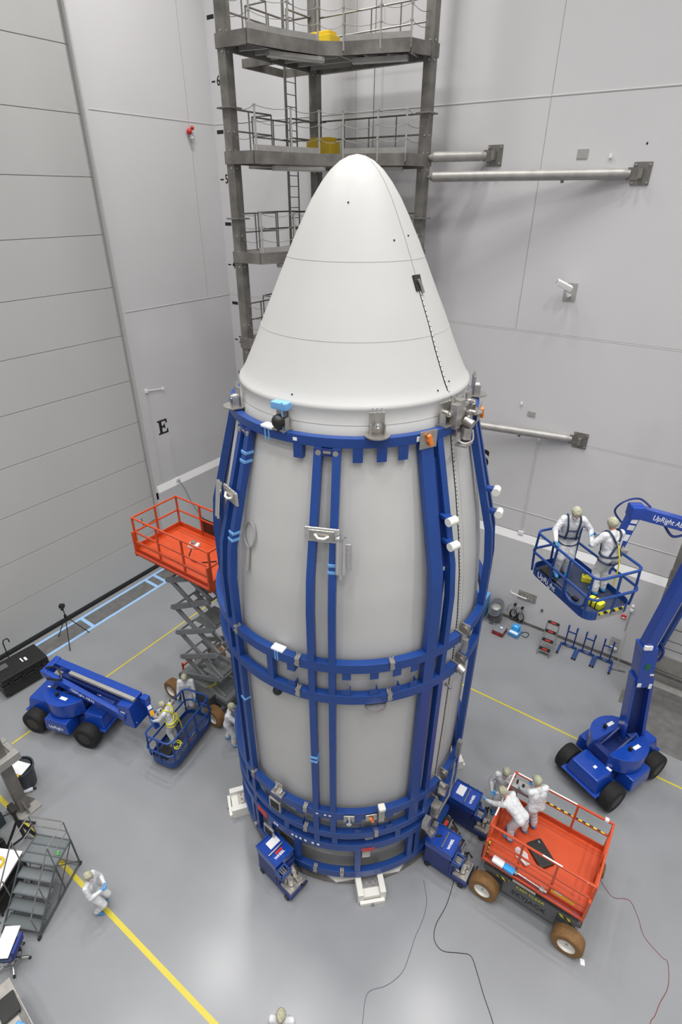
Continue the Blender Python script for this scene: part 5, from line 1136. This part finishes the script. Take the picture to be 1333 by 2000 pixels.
# ------------------------------------------------------------------ left side items
t = thing('camera_tripod', 'black tripod with a small camera by the big door on the left', 'tripod', (1.0, -10.85, 0))
for a_ in (200, 320, 75): MB().tube([(0, 0, 1.15), (.62*math.cos(R(a_)), .62*math.sin(R(a_)), .01)], .017, 6).obj('leg', 'blkp', t)
MB().cyl((0, 0, 1.0), (0, 0, 1.5), .02, 8).obj('centre_column', 'blkp', t); MB().cyl((0, 0, 1.1), (0, 0, 1.2), .05, 10).obj('collar', 'blkp', t)
c = MB().box((-.02, 0, 1.62), (.18, .14, .14), Matrix.Rotation(R(40), 3, 'Z')).obj('camera_body', 'blkp', t, bevel=.015); MB().cyl((.03, -.03, 1.62), (.16, -.1, 1.60), .05, 12).obj('lens', 'black', c, smooth=True)
t = thing('storage_case', 'large black wheeled transit case at the left edge beside the boom lift', 'case', (1.42, -12.95, 0), R(-4))
MB().bx(-.52, .52, -.80, .80, .10, .52).obj('base', 'blkp', t, bevel=.04); MB().bx(-.50, .50, -.78, .78, .54, .80).obj('lid', 'blkp', t, bevel=.05)
m = MB()
for y in (-.5, -.1, .3, .6): m.bx(.51, .55, y-.06, y+.06, .45, .62)
each(m, 'latch', 'black', t); m = MB(); m.bx(-.12, .12, .1, .14, .80, .806); m.bx(-.05, .14, .2, .27, .80, .806); m.obj('label', 'paper', t); MB().bx(-.25, .0, -.6, -.3, .80, .83).obj('recess_plate', 'grey', t)
m = MB()
for x in (-.4, .4):
    for y in (-.65, .65): m.sphere((x, y, .06), .06, 8)
each(m, 'castor', 'blkp', t)
t = thing('hand_truck', 'black handle bar standing against the door at the far left edge', 'hand truck', (.35, -12.75, 0)); MB().tube([(0, -.1, .05), (0, -.1, 1.0), (0, -.06, 1.1), (0, .06, 1.1), (0, .1, 1.0), (0, .1, .9)], .02, 8).obj('handle', 'blkp', t); MB().box((0, -.05, .04), (.2, .3, .08)).obj('foot', 'blkp', t)
t = thing('trash_can', 'dark grey round bin with papers on top at the left edge', 'bin', (5.36, -15.05, 0))
MB().lathe([(0, .01), (.28, .01), (.34, .68), (.37, .69), (.37, .74), (.33, .74), (.27, .08), (0, .07)], 32).obj('body', 'gplast', t, smooth=True, ang=30)
m = MB()
for a_ in (30, 210): m.tube([(.33*math.cos(R(a_-12)), .33*math.sin(R(a_-12)), .66), (.40*math.cos(R(a_)), .40*math.sin(R(a_)), .62), (.33*math.cos(R(a_+12)), .33*math.sin(R(a_+12)), .66)], .02, 6)
m.obj('handle', 'gplast', t); MB().lathe([(0, .70), (.29, .70), (.29, .72), (0, .72)], 24).obj('lid', 'gplast', t)
tag(MB().box((5.36, -15.07, .755), (.52, .36, .012), Matrix.Rotation(R(20), 3, 'Z')).obj('paper_sheet', 'paper'), 'white paper sheet lying on top of the grey bin', 'paper')
tag(MB().box((5.55, -15.17, .735), (.12, .22, .02), Matrix.Rotation(R(20), 3, 'Z')).obj('yellow_cloth', 'yel', bevel=.008), 'yellow item under the paper on the grey bin', 'cloth')
t = thing('floor_bottle', 'clear white bottle lying by the base plate below the bin', 'bottle', (5.66, -15.12, .06), R(60)); MB().cyl((-.15, 0, 0), (.1, 0, 0), .055, 12).obj('body', 'foam', t, smooth=True); MB().cyl((.1, 0, 0), (.18, 0, 0), .03, 10).obj('cap', 'blkp', t)
# heavy tripod
t = thing('equipment_tripod', 'heavy black tripod stand with head near the rolling stairs', 'tripod', (6.98, -15.92, 0))
for a_ in (250, 30, 130): MB().beam((0, 0, .95), (.5*math.cos(R(a_)), .5*math.sin(R(a_)), .02), .07, .04).obj('leg', 'blkp', t); MB().beam((0, 0, .25), (.46*math.cos(R(a_)), .46*math.sin(R(a_)), .1), .05, .025).obj('brace', 'blkp', t)
MB().cyl((0, 0, .2), (0, 0, 1.3), .045, 10).obj('centre_column', 'blkp', t); MB().box((0, 0, 1.38), (.2, .14, .16)).obj('head', 'blkp', t, bevel=.02); MB().tube([(.05, 0, 1.35), (-.3, -.35, 1.15)], .016, 6).obj('pan_handle', 'blkp', t); MB().box((.05, .02, 1.5), (.3, .14, .05)).obj('camera_plate', 'blkp', t, bevel=.01)
# rolling stairs
t = thing('rolling_stairs', 'grey rolling work stairs with mesh treads and handrails at lower left', 'stairs', (8.53, -17.30, 0), R(26))
W_ = .90; N = 4; PZ = 1.06; D0 = 1.0; DP = 1.62
for k_ in range(N):
    y = .04+k_*.24; z = .205*(k_+1)
    o = MB().box((W_/2, y+.12, z), (W_, .25, .012)).obj('tread', 'gmesh', t); m = MB(); m.beam((0, y, z), (W_, y, z), .03, .035); m.beam((0, y+.24, z), (W_, y+.24, z), .02, .03); m.obj('nosing', 'stair', o)
o = MB().box((W_/2, (D0+DP)/2, PZ), (W_, DP-D0, .012)).obj('platform', 'gmesh', t)
m = MB(); P = [(0, D0, PZ), (W_, D0, PZ), (W_, DP, PZ), (0, DP, PZ)]
for i in range(4): m.beam(P[i], P[(i+1) % 4], .03, .04)
for q_ in (.33, .66): m.beam((0, D0+(DP-D0)*q_, PZ), (W_, D0+(DP-D0)*q_, PZ), .03, .03)
m.obj('platform_frame', 'stair', o)
for x in (0, W_):
    m = MB(); m.beam((x, 0, .12), (x, D0, PZ), .025, .05); m.beam((x, 0, .09), (x, DP, .09), .03, .04); m.beam((x, DP, .05), (x, DP, PZ), .03, .03); m.beam((x, D0, .1), (x, D0, PZ), .025, .025); m.beam((x, DP, .15), (x, D0, PZ), .02, .02); m.beam((x, DP, PZ), (x, .7, .1), .02, .02); m.obj('side_frame', 'stair', t)
    m = MB(); m.tube([(x, 0, .35), (x, .0, .85), (x, D0, PZ+.76), (x, DP, PZ+.76), (x, DP, PZ)], .016, 8); m.tube([(x, D0, PZ), (x, D0, PZ+.76)], .014, 8); m.tube([(x, D0, PZ+.38), (x, DP, PZ+.38)], .014, 8); m.tube([(x, .45, .5), (x, .45, 1.22)], .014, 6); m.obj('handrail', 'rail', t, smooth=True)
m = MB(); m.tube([(0, DP, PZ+.76), (W_, DP, PZ+.76)], .016, 8); m.tube([(0, DP, PZ+.38), (W_, DP, PZ+.38)], .014, 8); m.beam((0, DP, .09), (W_, DP, .09), .03, .04); m.beam((0, DP, .1), (W_, DP, 1.1), .02, .02); each(m, 'back_rail', 'rail', t)
for x in (0, W_):
    for y in (-.02, DP): wheel(t, (x, y, .055), .055, .04, 'blkp', None, ax=(1, 0, 0))
tag(MB().tube(spline([(8.62, -15.80, 1.08), (8.67, -15.77, 1.10), (8.69, -15.83, 1.08), (8.74, -15.79, 1.10)], 3), .012, 6).obj('green_strap', mat('green_strap', (.1, .75, .08), .5)), 'small bright green strap on the rolling stairs platform', 'strap')
# table with white sheet and yellow cable
t = thing('work_table', 'table covered in shiny white sheet at the left edge beside the stairs', 'table', (7.72, -16.85, 0), R(-62)); MB().box((0, 0, .80), (1.1, .62, .02)).obj('table_sheet', mat('white_sheet', (.82, .83, .86), .15), t, bevel=.005); MB().box((0, 0, .76), (1.08, .6, .05)).obj('top', 'stanch', t)
for x in (-.5, .5):
    for y in (-.26, .26): MB().beam((x, y, 0), (x, y, .74), .04, .04).obj('leg', 'blkp', t)
MB().box((0, 0, .25), (1.0, .54, .4)).obj('lower_bin', 'blkp', t, bevel=.02)
tag(MB().tube(spline([(7.55+.13*math.cos(i*1.1), -16.75+.16*math.sin(i*1.1), .83+.02*(i % 3)) for i in range(13)], 4), .028, 6).obj('yellow_cable', 'yel', smooth=True), 'coil of yellow cable on the white-sheeted table', 'cable')
t = thing('equipment_case', 'black hard case on the floor at the left edge below the tower foot', 'case', (6.42, -16.62, 0), R(10)); MB().bx(-.32, .32, -.3, .3, 0, .34).obj('body', 'blkp', t, bevel=.03); MB().bx(-.3, .3, -.28, .28, .34, .42).obj('lid', 'blkp', t, bevel=.03); MB().tube([(.33, -.1, .2), (.38, -.1, .2), (.38, .1, .2), (.33, .1, .2)], .014, 6).obj('handle', 'ss', t)
t = thing('equipment_case', 'dark teal case at the left edge between tower foot and tripod', 'case', (5.85, -16.3, 0), R(10)); MB().bx(-.25, .25, -.3, .3, 0, .5).obj('body', mat('teal_case', (.02, .05, .055), .5), t, bevel=.03); MB().bx(-.23, .23, -.28, .28, .5, .54).obj('lid', 'blkp', t, bevel=.01)
# stool / chair with white drawing
t = thing('office_chair', 'navy blue office chair with chrome star base at lower left', 'chair', (9.28, -17.48, 0), R(35))
MB().prism(rrect(.24, .24, .1), .50, .58).obj('seat', 'navy', t, bevel=.03); MB().box((.27, 0, .72), (.07, .42, .30), Matrix.Rotation(R(12), 3, 'Y')).obj('backrest', mat('blue_upholstery', (.01, .03, .22), .6), t, bevel=.03); MB().cyl((0, 0, .12), (0, 0, .5), .03, 10).obj('gas_column', 'blkp', t); MB().tube([(.18, 0, .5), (.3, 0, .52), (.3, 0, .62)], .02, 6).obj('back_bracket', 'blkp', t)
for k_ in range(5):
    a_ = R(72*k_+10); d_ = V((math.cos(a_), math.sin(a_), 0)); l_ = MB().cone(d_*.04+V((0, 0, .14)), .03, d_*.32+V((0, 0, .08)), .022, 8).obj('base_leg', 'chrome', t, smooth=True); MB().sphere(d_*.33+V((0, 0, .03)), .032, 10).obj('castor', 'blkp', l_, smooth=True)
MB().tube([(.2*math.cos(a_), .2*math.sin(a_), .22) for a_ in [2*math.pi*i/24 for i in range(24)]], .010, 6, True).obj('foot_ring', 'chrome', t, smooth=True)
t = thing('drawing_board', 'white drawing sheet board resting on the navy chair', 'board', (9.18, -17.42, .60), R(38)); MB().box((0, 0, 0.01), (.34, .62, .012)).obj('board', 'navy', t); MB().box((0, 0, .02), (.33, .61, .006)).obj('sheet', 'paper', t)
# equipment cart at the bottom left corner
t = thing('equipment_cart', 'stainless equipment cart at the bottom left corner of the photo', 'cart', (10.55, -18.05, 0), R(-6)); MB().box((0, 0, .84), (1.2, .55, .03)).obj('top_shelf', 'ss', t, bevel=.01); MB().box((0, 0, .3), (1.15, .5, .03)).obj('lower_shelf', 'ss', t)
for x in (-.55, .55):
    for y in (-.22, .22): MB().cyl((x, y, .1), (x, y, .84), .016, 8).obj('post', 'chrome', t)
m = MB(); 
for y in (.2, .24, .16): m.cyl((-.1, y, .88), (.6, y, .88), .014, 6)
m.obj('rods', 'chrome', t, smooth=True); m = MB()
for x in (-.5, .5):
    for y in (-.2, .2): m.sphere((x, y, .05), .05, 8)
each(m, 'castor', 'blkp', t)
t = thing('laptop', 'closed black laptop on the cart at the bottom left corner', 'laptop', (10.48, -17.98, .90), R(-10)); MB().prism(rrect(.22, .17, .02), 0, .03).obj('base', 'blkp', t, bevel=.006); MB().prism(rrect(.215, .165, .02), .03, .045).obj('lid', 'blkp', t, bevel=.004)
t = thing('blue_pouch', 'blue pouch on the cart right of the closed laptop', 'pouch', (10.95, -18.0, .90), R(20)); MB().prism(rrect(.09, .06, .02), 0, .05).obj('body', 'blue2', t, bevel=.015); MB().box((0, 0, .055), (.06, .03, .006)).obj('label', 'foam', t)

# ------------------------------------------------------------------ floor cables and paper
cabs = [('thin dark cable winding on the floor from the near right dolly', [(16.54, -10.39), (16.62, -11.0), (16.6, -11.5), (16.7, -11.8), (16.95, -11.89), (17.3, -11.7), (17.51, -11.62), (17.72, -11.8), (18.0, -12.1), (18.4, -12.5), (18.7, -13.0)], .008, 'blkp'),
        ('thin grey cord on the floor left of the dark cable', [(15.92, -10.82), (16.2, -11.2), (16.3, -11.6), (16.32, -12.0), (16.38, -12.4), (16.4, -12.77), (16.24, -13.15), (16.02, -13.4), (15.99, -13.59), (16.16, -13.98), (16.3, -14.4)], .006, 'hose'),
        ('thin cord on the floor at the right of the orange lift', [(19.38, -8.19), (19.81, -8.53), (20.1, -8.4), (20.25, -8.42), (20.45, -8.7), (20.62, -9.0), (21.0, -9.2), (21.13, -9.24), (21.2, -9.7), (21.1, -10.12), (21.05, -10.4), (20.99, -10.61), (21.0, -11.2)], .006, 'dred')]
for l_, p, r_, mm in cabs: tag(MB().tube(spline([(x, y, r_) for x, y in p]), r_, 6).obj('floor_cable', mm, smooth=True), l_, 'cable')
tag(MB().box((19.58, -10.31, .003), (.09, .12, .004), Matrix.Rotation(R(20), 3, 'Z')).obj('paper_tag', 'paper'), 'small white paper on the floor beside the orange lift wheel', 'paper')
